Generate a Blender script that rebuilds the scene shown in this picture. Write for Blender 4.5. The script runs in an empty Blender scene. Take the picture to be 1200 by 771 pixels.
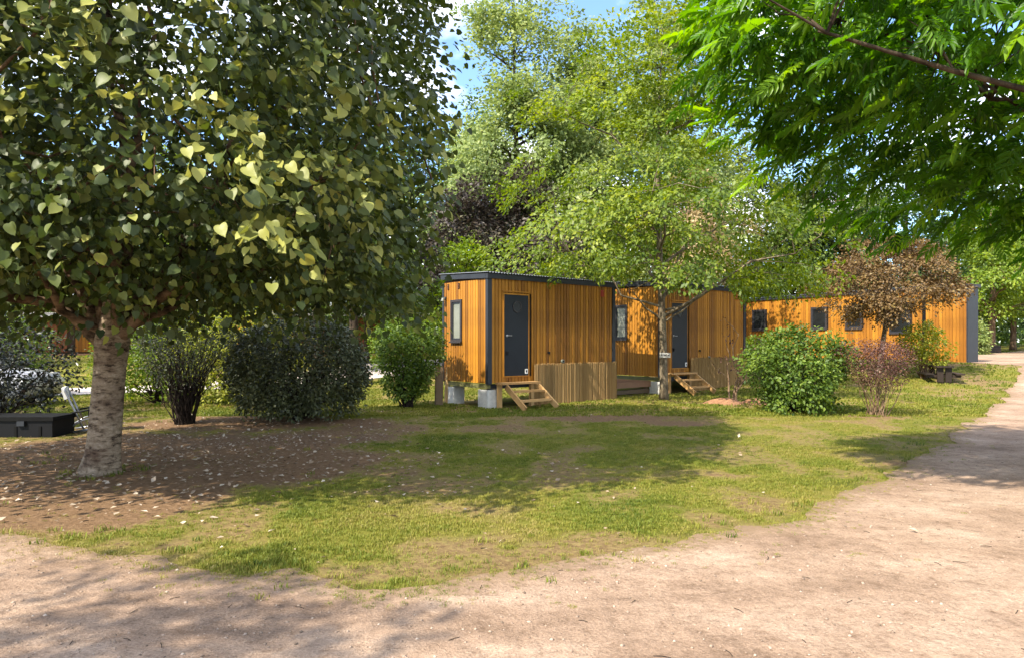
import bpy, math, random
import numpy as np
from mathutils import Vector, Matrix
from mathutils.geometry import delaunay_2d_cdt

random.seed(7)
S = bpy.context.scene
COL = S.collection
PI = math.pi

# ------------------------------------------------------------------ camera, world, sun, exposure
FPX, CX, HY, EYE = 785.0, 600.0, 401.0, 1.6
cam_d = bpy.data.cameras.new('camera'); cam = bpy.data.objects.new('camera', cam_d); COL.objects.link(cam)
cam.location = (0, 0, EYE); cam.rotation_euler = (PI/2, 0, 0)
cam_d.sensor_width = 36; cam_d.lens = 36*FPX/1200; cam_d.shift_y = (HY-385.5)/1200
cam_d.clip_start = .05; cam_d.clip_end = 2000
S.camera = cam

SUN_AZ = Vector((-.735, -.678)).normalized(); SUN_EL = math.radians(46)
sun_dir = Vector((SUN_AZ.x*math.cos(SUN_EL), SUN_AZ.y*math.cos(SUN_EL), math.sin(SUN_EL)))
sd = bpy.data.lights.new('sun', 'SUN'); sd.energy = 3.6; sd.angle = math.radians(.53); sd.color = (1.0, .92, .77)
sun = bpy.data.objects.new('sun', sd); COL.objects.link(sun)
sun.rotation_euler = sun_dir.to_track_quat('Z', 'Y').to_euler(); sun.location = (-20, -20, 30)

W = bpy.data.worlds.new('World'); S.world = W; W.use_nodes = True
nt = W.node_tree; nt.nodes.clear()
def N(t, typ, **kw):
    n = t.nodes.new(typ)
    for k, v in kw.items(): setattr(n, k, v)
    return n
wo = N(nt, 'ShaderNodeOutputWorld'); bg = N(nt, 'ShaderNodeBackground'); bg.inputs[1].default_value = .15
sky = N(nt, 'ShaderNodeTexSky', sky_type='NISHITA', sun_disc=False)
sky.sun_elevation = SUN_EL; sky.sun_rotation = math.atan2(SUN_AZ.x, SUN_AZ.y) % (2*PI)
sky.air_density = 1.0; sky.dust_density = .6; sky.ozone_density = 5.0
tc = N(nt, 'ShaderNodeTexCoord'); sep = N(nt, 'ShaderNodeSeparateXYZ'); nt.links.new(tc.outputs['Generated'], sep.inputs[0])
den = N(nt, 'ShaderNodeMath', operation='ADD'); den.inputs[1].default_value = .25; nt.links.new(sep.outputs[2], den.inputs[0])
dx = N(nt, 'ShaderNodeMath', operation='DIVIDE'); dy = N(nt, 'ShaderNodeMath', operation='DIVIDE')
nt.links.new(sep.outputs[0], dx.inputs[0]); nt.links.new(den.outputs[0], dx.inputs[1])
nt.links.new(sep.outputs[1], dy.inputs[0]); nt.links.new(den.outputs[0], dy.inputs[1])
cmb = N(nt, 'ShaderNodeCombineXYZ'); nt.links.new(dx.outputs[0], cmb.inputs[0]); nt.links.new(dy.outputs[0], cmb.inputs[1])
cmb.inputs[2].default_value = 3.4
cn = N(nt, 'ShaderNodeTexNoise'); cn.inputs['Scale'].default_value = 1.5; cn.inputs['Detail'].default_value = 7; cn.inputs['Roughness'].default_value = .55
nt.links.new(cmb.outputs[0], cn.inputs['Vector'])
cr = N(nt, 'ShaderNodeValToRGB'); cr.color_ramp.elements[0].position = .46; cr.color_ramp.elements[1].position = .60
nt.links.new(cn.outputs['Fac'], cr.inputs[0])
cm = N(nt, 'ShaderNodeMix', data_type='RGBA'); cm.inputs['B'].default_value = (7.0, 7.0, 7.1, 1)
nt.links.new(cr.outputs[0], cm.inputs['Factor']); nt.links.new(sky.outputs[0], cm.inputs['A'])
nt.links.new(cm.outputs['Result'], bg.inputs[0]); nt.links.new(bg.outputs[0], wo.inputs[0])

S.view_settings.view_transform = 'Standard'; S.view_settings.look = 'None'
S.view_settings.exposure = 1.55; S.view_settings.gamma = 1.0
S.render.engine = 'CYCLES'
try:
    S.cycles.max_bounces = 6; S.cycles.transparent_max_bounces = 4; S.cycles.use_denoising = True
    S.cycles.diffuse_bounces = 4; S.cycles.transmission_bounces = 4
    S.cycles.sample_clamp_indirect = 6
except Exception: pass

# ------------------------------------------------------------------ materials
def mat(name):
    m = bpy.data.materials.new(name); m.use_nodes = True
    t = m.node_tree; t.nodes.clear()
    o = N(t, 'ShaderNodeOutputMaterial'); b = N(t, 'ShaderNodeBsdfPrincipled')
    t.links.new(b.outputs[0], o.inputs[0])
    return m, t, b, o
def ramp(t, pts):
    r = N(t, 'ShaderNodeValToRGB'); e = r.color_ramp.elements
    while len(e) < len(pts): e.new(.5)
    for q, (p, c) in zip(e, pts): q.position = p; q.color = (*c, 1)
    return r
def noise(t, scale, detail=4, rough=.6, vec=None, stretch=None, coord='Object'):
    n = N(t, 'ShaderNodeTexNoise'); n.inputs['Scale'].default_value = scale
    n.inputs['Detail'].default_value = detail; n.inputs['Roughness'].default_value = rough
    if vec is None:
        c = N(t, 'ShaderNodeTexCoord'); vec = c.outputs[coord]
    if stretch:
        mp = N(t, 'ShaderNodeMapping'); mp.inputs['Scale'].default_value = stretch
        t.links.new(vec, mp.inputs[0]); vec = mp.outputs[0]
    t.links.new(vec, n.inputs['Vector'])
    return n
def bump(t, b, src, strength, dist=.01):
    k = N(t, 'ShaderNodeBump'); k.inputs['Strength'].default_value = strength; k.inputs['Distance'].default_value = dist
    t.links.new(src, k.inputs['Height']); t.links.new(k.outputs[0], b.inputs['Normal']); return k
def mixc(t, fac, a, b_, mode='MIX'):
    m = N(t, 'ShaderNodeMix', data_type='RGBA', blend_type=mode)
    for sock, v in ((m.inputs['Factor'], fac), (m.inputs['A'], a), (m.inputs['B'], b_)):
        if isinstance(v, (int, float)): sock.default_value = v
        elif isinstance(v, tuple): sock.default_value = (*v, 1)
        else: t.links.new(v, sock)
    return m.outputs['Result']
def plain(name, col, rough=.5, metal=0, var=.15, scale=8, bmp=.0, spec=.5):
    m, t, b, o = mat(name)
    n = noise(t, scale, 5)
    r = ramp(t, [(.25, tuple(c*(1-var) for c in col)), (.75, tuple(min(1, c*(1+var)) for c in col))])
    t.links.new(n.outputs['Fac'], r.inputs[0]); t.links.new(r.outputs[0], b.inputs['Base Color'])
    b.inputs['Roughness'].default_value = rough; b.inputs['Metallic'].default_value = metal
    b.inputs['Specular IOR Level'].default_value = spec
    if bmp: bump(t, b, n.outputs['Fac'], bmp)
    return m
def wood(name, dark, light, rough=.6, grain=(14, 14, 1.0), spec=.3):
    m, t, b, o = mat(name)
    oi = N(t, 'ShaderNodeObjectInfo'); c = N(t, 'ShaderNodeTexCoord')
    at_ = N(t, 'ShaderNodeAttribute', attribute_name='tint')
    ad = N(t, 'ShaderNodeVectorMath', operation='ADD'); sc = N(t, 'ShaderNodeVectorMath', operation='SCALE')
    sm = N(t, 'ShaderNodeMath', operation='ADD'); t.links.new(oi.outputs['Random'], sm.inputs[0]); t.links.new(at_.outputs['Fac'], sm.inputs[1])
    sc.inputs['Scale'].default_value = 37; cx = N(t, 'ShaderNodeCombineXYZ')
    t.links.new(sm.outputs[0], cx.inputs[0]); t.links.new(sm.outputs[0], cx.inputs[1]); t.links.new(sm.outputs[0], cx.inputs[2])
    t.links.new(cx.outputs[0], sc.inputs[0]); t.links.new(c.outputs['Object'], ad.inputs[0]); t.links.new(sc.outputs[0], ad.inputs[1])
    n = noise(t, 3, 6, .65, ad.outputs[0], grain)
    fr = N(t, 'ShaderNodeMath', operation='FRACT'); t.links.new(sm.outputs[0], fr.inputs[0])
    mx = N(t, 'ShaderNodeMath', operation='MULTIPLY_ADD'); mx.inputs[1].default_value = .55
    t.links.new(n.outputs['Fac'], mx.inputs[0])
    ml = N(t, 'ShaderNodeMath', operation='MULTIPLY'); ml.inputs[1].default_value = .5; t.links.new(fr.outputs[0], ml.inputs[0]); t.links.new(ml.outputs[0], mx.inputs[2])
    r = ramp(t, [(.2, dark), (.8, light)]); t.links.new(mx.outputs[0], r.inputs[0])
    big = noise(t, .9, 4, .6, c.outputs['Object'])
    rb = ramp(t, [(.35, (.72, .70, .68)), (.65, (1, 1, 1))]); t.links.new(big.outputs['Fac'], rb.inputs[0])
    t.links.new(mixc(t, 1.0, r.outputs[0], rb.outputs[0], 'MULTIPLY'), b.inputs['Base Color'])
    b.inputs['Roughness'].default_value = rough; b.inputs['Specular IOR Level'].default_value = spec
    bump(t, b, n.outputs['Fac'], .25, .004)
    return m
def leaf_mat(name, c0, c1, c2, trans=.35, rough=.45, back=None, spec=.4):
    """colour by the per-leaf attribute 'tint' (0..1)"""
    m, t, b, o = mat(name)
    a = N(t, 'ShaderNodeAttribute', attribute_name='tint')
    r = ramp(t, [(0, c0), (.5, c1), (1, c2)]); t.links.new(a.outputs['Fac'], r.inputs[0])
    col = r.outputs[0]
    if back:
        g = N(t, 'ShaderNodeNewGeometry'); col = mixc(t, g.outputs['Backfacing'], col, back)
    t.links.new(col, b.inputs['Base Color']); b.inputs['Roughness'].default_value = rough; b.inputs['Specular IOR Level'].default_value = spec
    tr = N(t, 'ShaderNodeBsdfTranslucent')
    hs = N(t, 'ShaderNodeHueSaturation'); hs.inputs['Value'].default_value = 1.5; hs.inputs['Saturation'].default_value = 1.1; hs.inputs['Hue'].default_value = .49
    t.links.new(r.outputs[0], hs.inputs['Color']); t.links.new(hs.outputs[0], tr.inputs['Color'])
    mx = N(t, 'ShaderNodeMixShader'); mx.inputs[0].default_value = trans
    t.links.new(b.outputs[0], mx.inputs[1]); t.links.new(tr.outputs[0], mx.inputs[2]); t.links.new(mx.outputs[0], o.inputs[0])
    return m
def bark(name, dark, light, scale=6, stretch=(1, 1, .25), lo=.4, hi=.65, bmp=.6):
    m, t, b, o = mat(name)
    n = noise(t, scale, 7, .65, None, stretch); n2 = noise(t, scale*5, 4)
    r = ramp(t, [(lo, dark), (hi, light)]); t.links.new(n.outputs['Fac'], r.inputs[0])
    r2 = ramp(t, [(.3, (.65, .62, .6)), (.7, (1, 1, 1))]); t.links.new(n2.outputs['Fac'], r2.inputs[0])
    t.links.new(mixc(t, 1.0, r.outputs[0], r2.outputs[0], 'MULTIPLY'), b.inputs['Base Color'])
    b.inputs['Roughness'].default_value = .9; b.inputs['Specular IOR Level'].default_value = .15
    bump(t, b, n.outputs['Fac'], bmp, .03)
    return m

M = {}
M['cedar'] = wood('cedar_board', (.20, .074, .007), (.52, .225, .02))
M['cedar_red'] = wood('dark_cedar_board', (.12, .035, .012), (.26, .085, .03))
M['cedar_far'] = wood('far_cedar_board', (.25, .09, .008), (.50, .215, .02))
M['pine'] = wood('pine_step', (.40, .22, .08), (.62, .38, .16))
M['oldwood'] = wood('dark_old_wood', (.010, .007, .005), (.035, .022, .014))
M['deck'] = wood('deck_board', (.16, .08, .045), (.30, .16, .09))
M['post'] = wood('weathered_post', (.10, .065, .035), (.22, .15, .085))
M['palepost'] = wood('pale_post', (.38, .24, .10), (.55, .38, .18))
m, t, b, o = mat('reed_cane'); a_ = N(t, 'ShaderNodeAttribute', attribute_name='tint'); n = noise(t, 14, 4, .6, None, (7, 7, .2))
mm_ = N(t, 'ShaderNodeMath', operation='MULTIPLY_ADD'); mm_.inputs[1].default_value = .6; t.links.new(n.outputs['Fac'], mm_.inputs[0]); mu_ = N(t, 'ShaderNodeMath', operation='MULTIPLY'); mu_.inputs[1].default_value = .35
t.links.new(a_.outputs['Fac'], mu_.inputs[0]); t.links.new(mu_.outputs[0], mm_.inputs[2])
r = ramp(t, [(.2, (.20, .115, .042)), (.55, (.36, .225, .09)), (.9, (.50, .34, .165))]); t.links.new(mm_.outputs[0], r.inputs[0]); t.links.new(r.outputs[0], b.inputs['Base Color'])
b.inputs['Roughness'].default_value = .75; b.inputs['Specular IOR Level'].default_value = .2; M['reed'] = m
M['backing'] = plain('dark_backing', (.035, .018, .008), .9)
M['trim'] = plain('charcoal_metal', (.026, .029, .036), .5, .1, .2, 5, spec=.3)
M['door'] = plain('charcoal_door', (.012, .015, .021), .5, 0, .15, 3, spec=.25)
M['black'] = plain('black_plastic', (.004, .004, .005), .6, 0, .2, 6, spec=.2)
M['frame'] = plain('window_frame', (.038, .032, .033), .5, .1, .15, spec=.3)
M['beam'] = wood('green_beam', (.10, .10, .035), (.20, .19, .07))
M['concrete'] = plain('concrete', (.55, .53, .49), .9, 0, .22, 9, .3)
M['paleroof'] = plain('pale_roof', (.55, .50, .46), .8, 0, .15)
M['roof'] = plain('grey_roof_sheet', (.20, .21, .23), .45, .6, .2)
M['steel'] = plain('grey_steel', (.35, .35, .37), .35, .8, .15)
M['white'] = plain('white_plate', (.8, .79, .76), .5, 0, .06)
M['offwhite'] = plain('weathered_plate', (.60, .56, .50), .7, 0, .2, 20)
M['red'] = plain('red_paint', (.42, .018, .018), .5, 0, .15)
M['pvc'] = plain('pale_plastic', (.14, .15, .12), .5)
M['carpaint'] = plain('pale_car_paint', (.42, .40, .41), .2, .1, .04)
M['rubber'] = plain('rubber', (.006, .006, .006), .85, spec=.15)
M['bluegrey'] = plain('chair_tube', (.32, .33, .37), .3, .7, .1)
M['soilmound'] = plain('dirt', (.24, .12, .06), .95, 0, .4, 14, .8)
m, t, b, o = mat('window_glass'); b.inputs['Base Color'].default_value = (.16, .18, .15, 1); b.inputs['Roughness'].default_value = .25; b.inputs['Specular IOR Level'].default_value = .35
n = noise(t, 1.5, 2); r = ramp(t, [(.3, (.14, .15, .12)), (.7, (.24, .245, .20))]); t.links.new(n.outputs['Fac'], r.inputs[0]); t.links.new(r.outputs[0], b.inputs['Base Color']); M['glass'] = m
m, t, b, o = mat('dark_glass'); b.inputs['Roughness'].default_value = .22; b.inputs['Specular IOR Level'].default_value = .15
n = noise(t, 1.5, 2); r = ramp(t, [(.3, (.008, .008, .008)), (.7, (.02, .022, .022))]); t.links.new(n.outputs['Fac'], r.inputs[0]); t.links.new(r.outputs[0], b.inputs['Base Color']); M['darkglass'] = m

# bark of the big left tree: pale with dark horizontal bands
m, t, b, o = mat('pale_banded_bark')
n1 = noise(t, 5.5, 9, .74, None, (1.3, 1.3, 3.6)); n2 = noise(t, 2.2, 5, .6, None, (1, 1, 2.2)); n3 = noise(t, 40, 4)
r1 = ramp(t, [(.38, (.05, .034, .024)), (.49, (.29, .225, .16)), (.72, (.46, .39, .31))]); t.links.new(n1.outputs['Fac'], r1.inputs[0])
r2 = ramp(t, [(.36, (.38, .30, .26)), (.52, (1, .97, .92))]); t.links.new(n2.outputs['Fac'], r2.inputs[0])
r3 = ramp(t, [(.3, (.7, .7, .7)), (.7, (1, 1, 1))]); t.links.new(n3.outputs['Fac'], r3.inputs[0])
t.links.new(mixc(t, 1.0, mixc(t, 1.0, r1.outputs[0], r2.outputs[0], 'MULTIPLY'), r3.outputs[0], 'MULTIPLY'), b.inputs['Base Color'])
b.inputs['Roughness'].default_value = .85; b.inputs['Specular IOR Level'].default_value = .2
bump(t, b, n1.outputs['Fac'], .8, .03); M['bark_pale'] = m
M['bark_limb'] = bark('brown_flecked_bark', (.03, .02, .013), (.22, .15, .095), 5, (1, 1, 2), .38, .62)
M['bark_grey'] = bark('grey_bark', (.10, .075, .05), (.30, .25, .17), 9, (1, 1, .5))
M['bark_dark'] = bark('dark_bark', (.03, .02, .014), (.11, .08, .055), 8)
M['bark_brown'] = bark('brown_bark', (.09, .055, .03), (.24, .16, .10), 8)
M['twig_dark'] = bark('dark_twig', (.02, .014, .012), (.06, .045, .035), 20)
M['twig_tan'] = bark('tan_twig', (.16, .10, .06), (.36, .25, .16), 20)

M['leaf_linden'] = leaf_mat('linden_leaf', (.022, .036, .007), (.070, .098, .015), (.36, .36, .085), .30, .5, (.065, .095, .028))
M['leaf_ash'] = leaf_mat('ash_leaf', (.035, .095, .008), (.085, .21, .014), (.24, .40, .03), .58, .42)
M['leaf_maple'] = leaf_mat('maple_leaf', (.065, .115, .010), (.15, .21, .016), (.29, .33, .03), .40, .5)
M['leaf_poplar'] = leaf_mat('poplar_leaf', (.12, .17, .045), (.24, .30, .085), (.38, .42, .16), .40, .5)
M['leaf_purple'] = leaf_mat('purple_leaf', (.030, .020, .018), (.065, .05, .034), (.12, .11, .06), .2, .5)
M['leaf_bright'] = leaf_mat('bright_leaf', (.07, .13, .010), (.15, .22, .015), (.28, .34, .035), .42, .5)
M['leaf_mid'] = leaf_mat('mid_leaf', (.04, .08, .012), (.09, .14, .02), (.18, .24, .035), .35, .5)
M['leaf_olive'] = leaf_mat('olive_leaf', (.08, .105, .02), (.16, .18, .035), (.27, .25, .07), .35, .5)
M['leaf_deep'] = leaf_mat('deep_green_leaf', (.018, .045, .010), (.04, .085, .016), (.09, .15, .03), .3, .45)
M['leaf_glossy'] = leaf_mat('glossy_dark_leaf', (.032, .040, .014), (.070, .082, .030), (.17, .18, .085), .15, .42, None, .4)
M['leaf_shrub'] = leaf_mat('shrub_leaf', (.035, .075, .009), (.095, .16, .016), (.23, .30, .035), .3, .55)
M['leaf_black'] = leaf_mat('black_leaf', (.010, .012, .008), (.022, .024, .016), (.05, .055, .03), .12, .35)
M['leaf_olive_dark'] = leaf_mat('dark_olive_leaf', (.026, .030, .014), (.055, .062, .028), (.14, .15, .06), .2, .5)
M['leaf_yellow'] = leaf_mat('yellow_leaf', (.14, .17, .014), (.26, .28, .026), (.40, .39, .06), .40, .5)
M['leaf_brown'] = leaf_mat('brown_leaf', (.085, .05, .018), (.17, .10, .034), (.26, .19, .065), .25, .55)
M['leaf_plum'] = leaf_mat('plum_leaf', (.055, .022, .018), (.12, .05, .036), (.23, .12, .075), .2, .5)
M['leaf_dry'] = leaf_mat('dry_leaf', (.13, .08, .04), (.32, .23, .15), (.58, .50, .39), .1, .7)
M['leaf_pink'] = leaf_mat('pinkish_leaf', (.20, .15, .06), (.36, .27, .12), (.52, .42, .24), .3, .6)

# ------------------------------------------------------------------ numeric helpers
def hsh(i, j, s):
    v = np.sin(i*127.1 + j*311.7 + s*74.7)*43758.5453
    return v - np.floor(v)
def vnoise(x, y, s=0):
    x = np.asarray(x, float); y = np.asarray(y, float)
    i = np.floor(x); j = np.floor(y); fx = x-i; fy = y-j
    fx = fx*fx*(3-2*fx); fy = fy*fy*(3-2*fy)
    return (hsh(i, j, s)*(1-fx)+hsh(i+1, j, s)*fx)*(1-fy) + (hsh(i, j+1, s)*(1-fx)+hsh(i+1, j+1, s)*fx)*fy
def fbm(x, y, s=0, o=4):
    a = 0; w = .5; tot = 0
    for k in range(o):
        a = a + w*vnoise(x*2**k, y*2**k, s+k*7); tot += w; w *= .5
    return a/tot
def sstep(a, b, x):
    t_ = np.clip((x-a)/(b-a), 0, 1); return t_*t_*(3-2*t_)
def tz(x, y):
    """height of the ground: flat near the camera, rising about a metre behind the cabins"""
    x = np.asarray(x, float); y = np.asarray(y, float)
    e = y + .2*x
    z = .8*sstep(22, 31, e) + .012*np.clip(e-31, 0, 50)
    return z + (fbm(x*.5, y*.5, 3, 3)-.5)*.05
def tzf(x, y): return float(tz(x, y))
def G(px, py):
    """ground point seen at a photograph pixel"""
    Y = 1256/(py-HY) if py > HY+3 else 400
    best = None
    for Yc in np.arange(2.5, 90, .05):
        X = (px-CX)/FPX*Yc
        e = Yc+.2*X; zz = .8*float(sstep(22, 31, e)) + .012*min(max(e-31, 0), 50)
        yy = HY+(EYE-zz)*FPX/Yc
        if best is None or abs(yy-py) < best[0]: best = (abs(yy-py), X, Yc)
    return best[1], best[2]
def XA(px, Y): return (px-CX)/FPX*Y

# ------------------------------------------------------------------ mesh helpers
def tag(o, label=None, cat=None, group=None, kind=None):
    if label: o['label'] = label
    if cat: o['category'] = cat
    if group: o['group'] = group
    if kind: o['kind'] = kind
    return o
def link(name, me, m=None, parent=None, loc=(0, 0, 0), rot=(0, 0, 0)):
    o = bpy.data.objects.new(name, me); COL.objects.link(o)
    if me is not None and m is not None and not me.materials: me.materials.append(m)
    o.parent = parent; o.location = loc; o.rotation_euler = rot
    return o
def empty(name, loc, rz=0, label=None, cat=None, group=None):
    o = bpy.data.objects.new(name, None); COL.objects.link(o); o.location = loc; o.rotation_euler = (0, 0, rz); o.empty_display_size = .2
    return tag(o, label, cat, group)
class MB:
    def __init__(s): s.v = []; s.f = []; s.t = []
    def add(s, vs, fs, tint=None):
        k = len(s.v); s.v += [tuple(p) for p in vs]; s.f += [tuple(i+k for i in f) for f in fs]
        s.t += [random.random() if tint is None else tint]*len(fs)
    def box(s, x0, x1, y0, y1, z0, z1, M_=None, ch=0):
        vs = [(x0, y0, z0), (x1, y0, z0), (x1, y1, z0), (x0, y1, z0), (x0, y0, z1), (x1, y0, z1), (x1, y1, z1), (x0, y1, z1)]
        fs = [(0, 3, 2, 1), (4, 5, 6, 7), (0, 1, 5, 4), (1, 2, 6, 5), (2, 3, 7, 6), (3, 0, 4, 7)]
        if M_ is not None: vs = [M_ @ Vector(p) for p in vs]
        s.add(vs, fs); return s
    def bar(s, a, b, w, h):
        """a box beam from a to b, width w (horizontal), height h"""
        a = Vector(a); b = Vector(b); d = (b-a); L = d.length; d.normalize()
        up = Vector((0, 0, 1)) if abs(d.z) < .95 else Vector((1, 0, 0))
        sd_ = d.cross(up).normalized(); up = sd_.cross(d)
        Mx = Matrix((( d.x, sd_.x, up.x, a.x), (d.y, sd_.y, up.y, a.y), (d.z, sd_.z, up.z, a.z), (0, 0, 0, 1)))
        return s.box(0, L, -w/2, w/2, -h/2, h/2, Mx)
    def tube(s, pts, rad, n=8, cap=True):
        pts = [Vector(p) for p in pts]; k0 = len(s.v); tn = random.random()
        if not hasattr(rad, '__len__'): rad = [rad]*len(pts)
        ref = None
        for i, p in enumerate(pts):
            d = (pts[min(i+1, len(pts)-1)]-pts[max(i-1, 0)])
            if d.length < 1e-6: d = Vector((0, 0, 1))
            d.normalize()
            if ref is None: ref = Vector((1, 0, 0)) if abs(d.x) < .8 else Vector((0, 1, 0))
            u = (ref-d*ref.dot(d)).normalized(); ref = u; v = d.cross(u)
            for j in range(n):
                a = 2*PI*j/n; s.v.append(tuple(p+(u*math.cos(a)+v*math.sin(a))*rad[i]))
        for i in range(len(pts)-1):
            for j in range(n):
                a = k0+i*n+j; b = k0+i*n+(j+1) % n
                s.f.append((a, b, b+n, a+n)); s.t.append(tn)
        if cap:
            s.f.append(tuple(k0+j for j in reversed(range(n)))); s.f.append(tuple(k0+(len(pts)-1)*n+j for j in range(n))); s.t += [tn, tn]
        return s
    def disc(s, c, r, axis, depth, n=20):
        c = Vector(c); a = Vector(axis).normalized()
        return s.tube([c-a*depth/2, c+a*depth/2], r, n)
    def mesh(s, name, smooth=False):
        me = bpy.data.meshes.new(name); me.from_pydata(s.v, [], s.f)
        at_ = me.attributes.new('tint', 'FLOAT', 'FACE'); at_.data.foreach_set('value', np.array(s.t, np.float32))
        if smooth: me.polygons.foreach_set('use_smooth', [True]*len(me.polygons))
        me.update(); return me
    def build(s, name, m, parent=None, smooth=False, loc=(0, 0, 0), rot=(0, 0, 0)):
        return link(name, s.mesh(name, smooth), m, parent, loc, rot)
def np_mesh(name, V, F, tint=None):
    """V (n,3), F (k,c) faces all of one size, tint per face"""
    me = bpy.data.meshes.new(name); V = np.asarray(V, np.float32); F = np.asarray(F, np.int32)
    me.vertices.add(len(V)); me.vertices.foreach_set('co', V.ravel())
    me.loops.add(F.size); me.loops.foreach_set('vertex_index', F.ravel())
    me.polygons.add(len(F)); me.polygons.foreach_set('loop_start', np.arange(len(F), dtype=np.int32)*F.shape[1])
    if tint is not None:
        a = me.attributes.new('tint', 'FLOAT', 'FACE'); a.data.foreach_set('value', np.asarray(tint, np.float32))
    me.update(calc_edges=True)
    return me

# ------------------------------------------------------------------ leaves
def tpl_diamond():
    return np.array([(0, 0, 0), (.45, .30, .07), (1, 0, -.06), (.45, -.30, .07)]), np.array([(0, 2, 1), (0, 3, 2)])[:, ::-1]
def tpl_heart():
    out = [(0, 0), (-.04, .13), (-.02, .27), (.09, .39), (.24, .44), (.43, .42), (.62, .33), (.79, .20), (.90, .08), (.98, 0)]
    V = [(x, y, .42*y-.30*x*x-.30*y*y+.03*math.sin(9*x)) for x, y in out] + [(x, -y, .34*y-.30*x*x-.25*y*y+.03*math.sin(7*x+1)) for x, y in out[1:-1]] + [(.2, 0, -.02), (.5, 0, -.09), (.78, 0, -.20)]
    a, b_, c_ = 18, 19, 20
    def half(ix):
        return [(ix[0], a, ix[1]), (a, ix[2], ix[1]), (a, ix[3], ix[2]), (a, ix[4], ix[3]), (a, b_, ix[4]), (b_, ix[5], ix[4]), (b_, ix[6], ix[5]), (b_, c_, ix[6]), (c_, ix[7], ix[6]), (c_, ix[8], ix[7]), (c_, ix[9], ix[8])]
    L_ = half(list(range(10))); R_ = [(p_, r_, q_) for (p_, q_, r_) in half([0]+list(range(10, 18))+[9])]
    return np.array(V), np.array(L_+R_)
def tpl_heart_small():
    V = np.array([(0, 0, 0), (-.08, .27, .04), (.2, .46, .05), (.62, .34, .0), (1.02, 0, -.16), (.62, -.34, .0), (.2, -.46, .05), (-.08, -.27, .04), (.45, 0, -.05)])
    F = [(0, 8, 2), (0, 2, 1), (8, 3, 2), (8, 4, 3), (0, 6, 8), (0, 7, 6), (8, 6, 5), (8, 5, 4)]
    return V, np.array(F)
def tpl_frond(pairs=4):
    V = []; F = []
    def leaflet(bx, bz, ang, L, droop, wdt=.16):
        k = len(V); c, s_ = math.cos(ang), math.sin(ang)
        for (l, w, z) in ((0, 0, 0), (.38, wdt, .03), (.7, wdt*.8, -.03), (1, 0, -droop), (.7, -wdt*.8, -.03), (.38, -wdt, .03)):
            V.append((bx+(l*c-w*s_)*L, (l*s_+w*c)*L, bz+z*L))
        F.extend([(k, k+3, k+2), (k, k+2, k+1), (k, k+5, k+4), (k, k+4, k+3)])
    for i in range(pairs):
        bx = .22+i*.17; bz = -.05*bx*bx
        for sg in (1, -1): leaflet(bx, bz-.02*i, sg*math.radians(50-6*i), .44-.015*i, .30, .135)
    leaflet(.22+pairs*.17-.07, -.10, 0, .46, .34, .135)
    k = len(V); V.extend([(0, .006, 0), (.9, .004, -.04), (.9, -.004, -.04), (0, -.006, 0)]); F.extend([(k, k+2, k+1), (k, k+3, k+2)])
    return np.array(V), np.array(F)[:, ::-1]
TPL = {'diamond': tpl_diamond(), 'heart': tpl_heart(), 'heart_small': tpl_heart_small(), 'frond': tpl_frond()}
def unit(a): return a/np.maximum(np.linalg.norm(a, axis=1, keepdims=True), 1e-9)
def leaf_frames(d, n):
    d = unit(d); n = unit(n - d*np.sum(n*d, 1, keepdims=True)); b_ = np.cross(n, d)
    return d, b_, n
def leaves_geo(pos, d, n, s, tint, tpl):
    V, F = TPL[tpl]; d, b_, n = leaf_frames(d, n)
    P = pos[:, None, :] + s[:, None, None]*(V[None, :, 0:1]*d[:, None, :] + V[None, :, 1:2]*b_[:, None, :] + V[None, :, 2:3]*n[:, None, :])
    k = len(V); FF = (F[None] + (np.arange(len(pos))*k)[:, None, None]).reshape(-1, F.shape[1])
    return P.reshape(-1, 3), FF, np.repeat(tint, len(F))
_leafmesh = {}
def leaf_objects(parent, m, pos, d, n, s, tint, tpl):
    """the leaves that show largest, one object each, sharing mesh data"""
    V, F = TPL[tpl]; d, b_, n = leaf_frames(d, n)
    for i in range(len(pos)):
        q = int(min(9, tint[i]*10)); key = (m.name, tpl, q)
        if key not in _leafmesh:
            me = np_mesh('leaf', V, F, np.full(len(F), (q+.5)/10)); me.polygons.foreach_set('use_smooth', [True]*len(F)); me.materials.append(m); _leafmesh[key] = me
        o = bpy.data.objects.new('leaf', _leafmesh[key]); COL.objects.link(o); o.parent = parent
        A = np.eye(4); A[:3, 0] = d[i]*s[i]; A[:3, 1] = b_[i]*s[i]; A[:3, 2] = n[i]*s[i]; A[:3, 3] = pos[i]
        o.matrix_local = Matrix(A.tolist())
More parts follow.
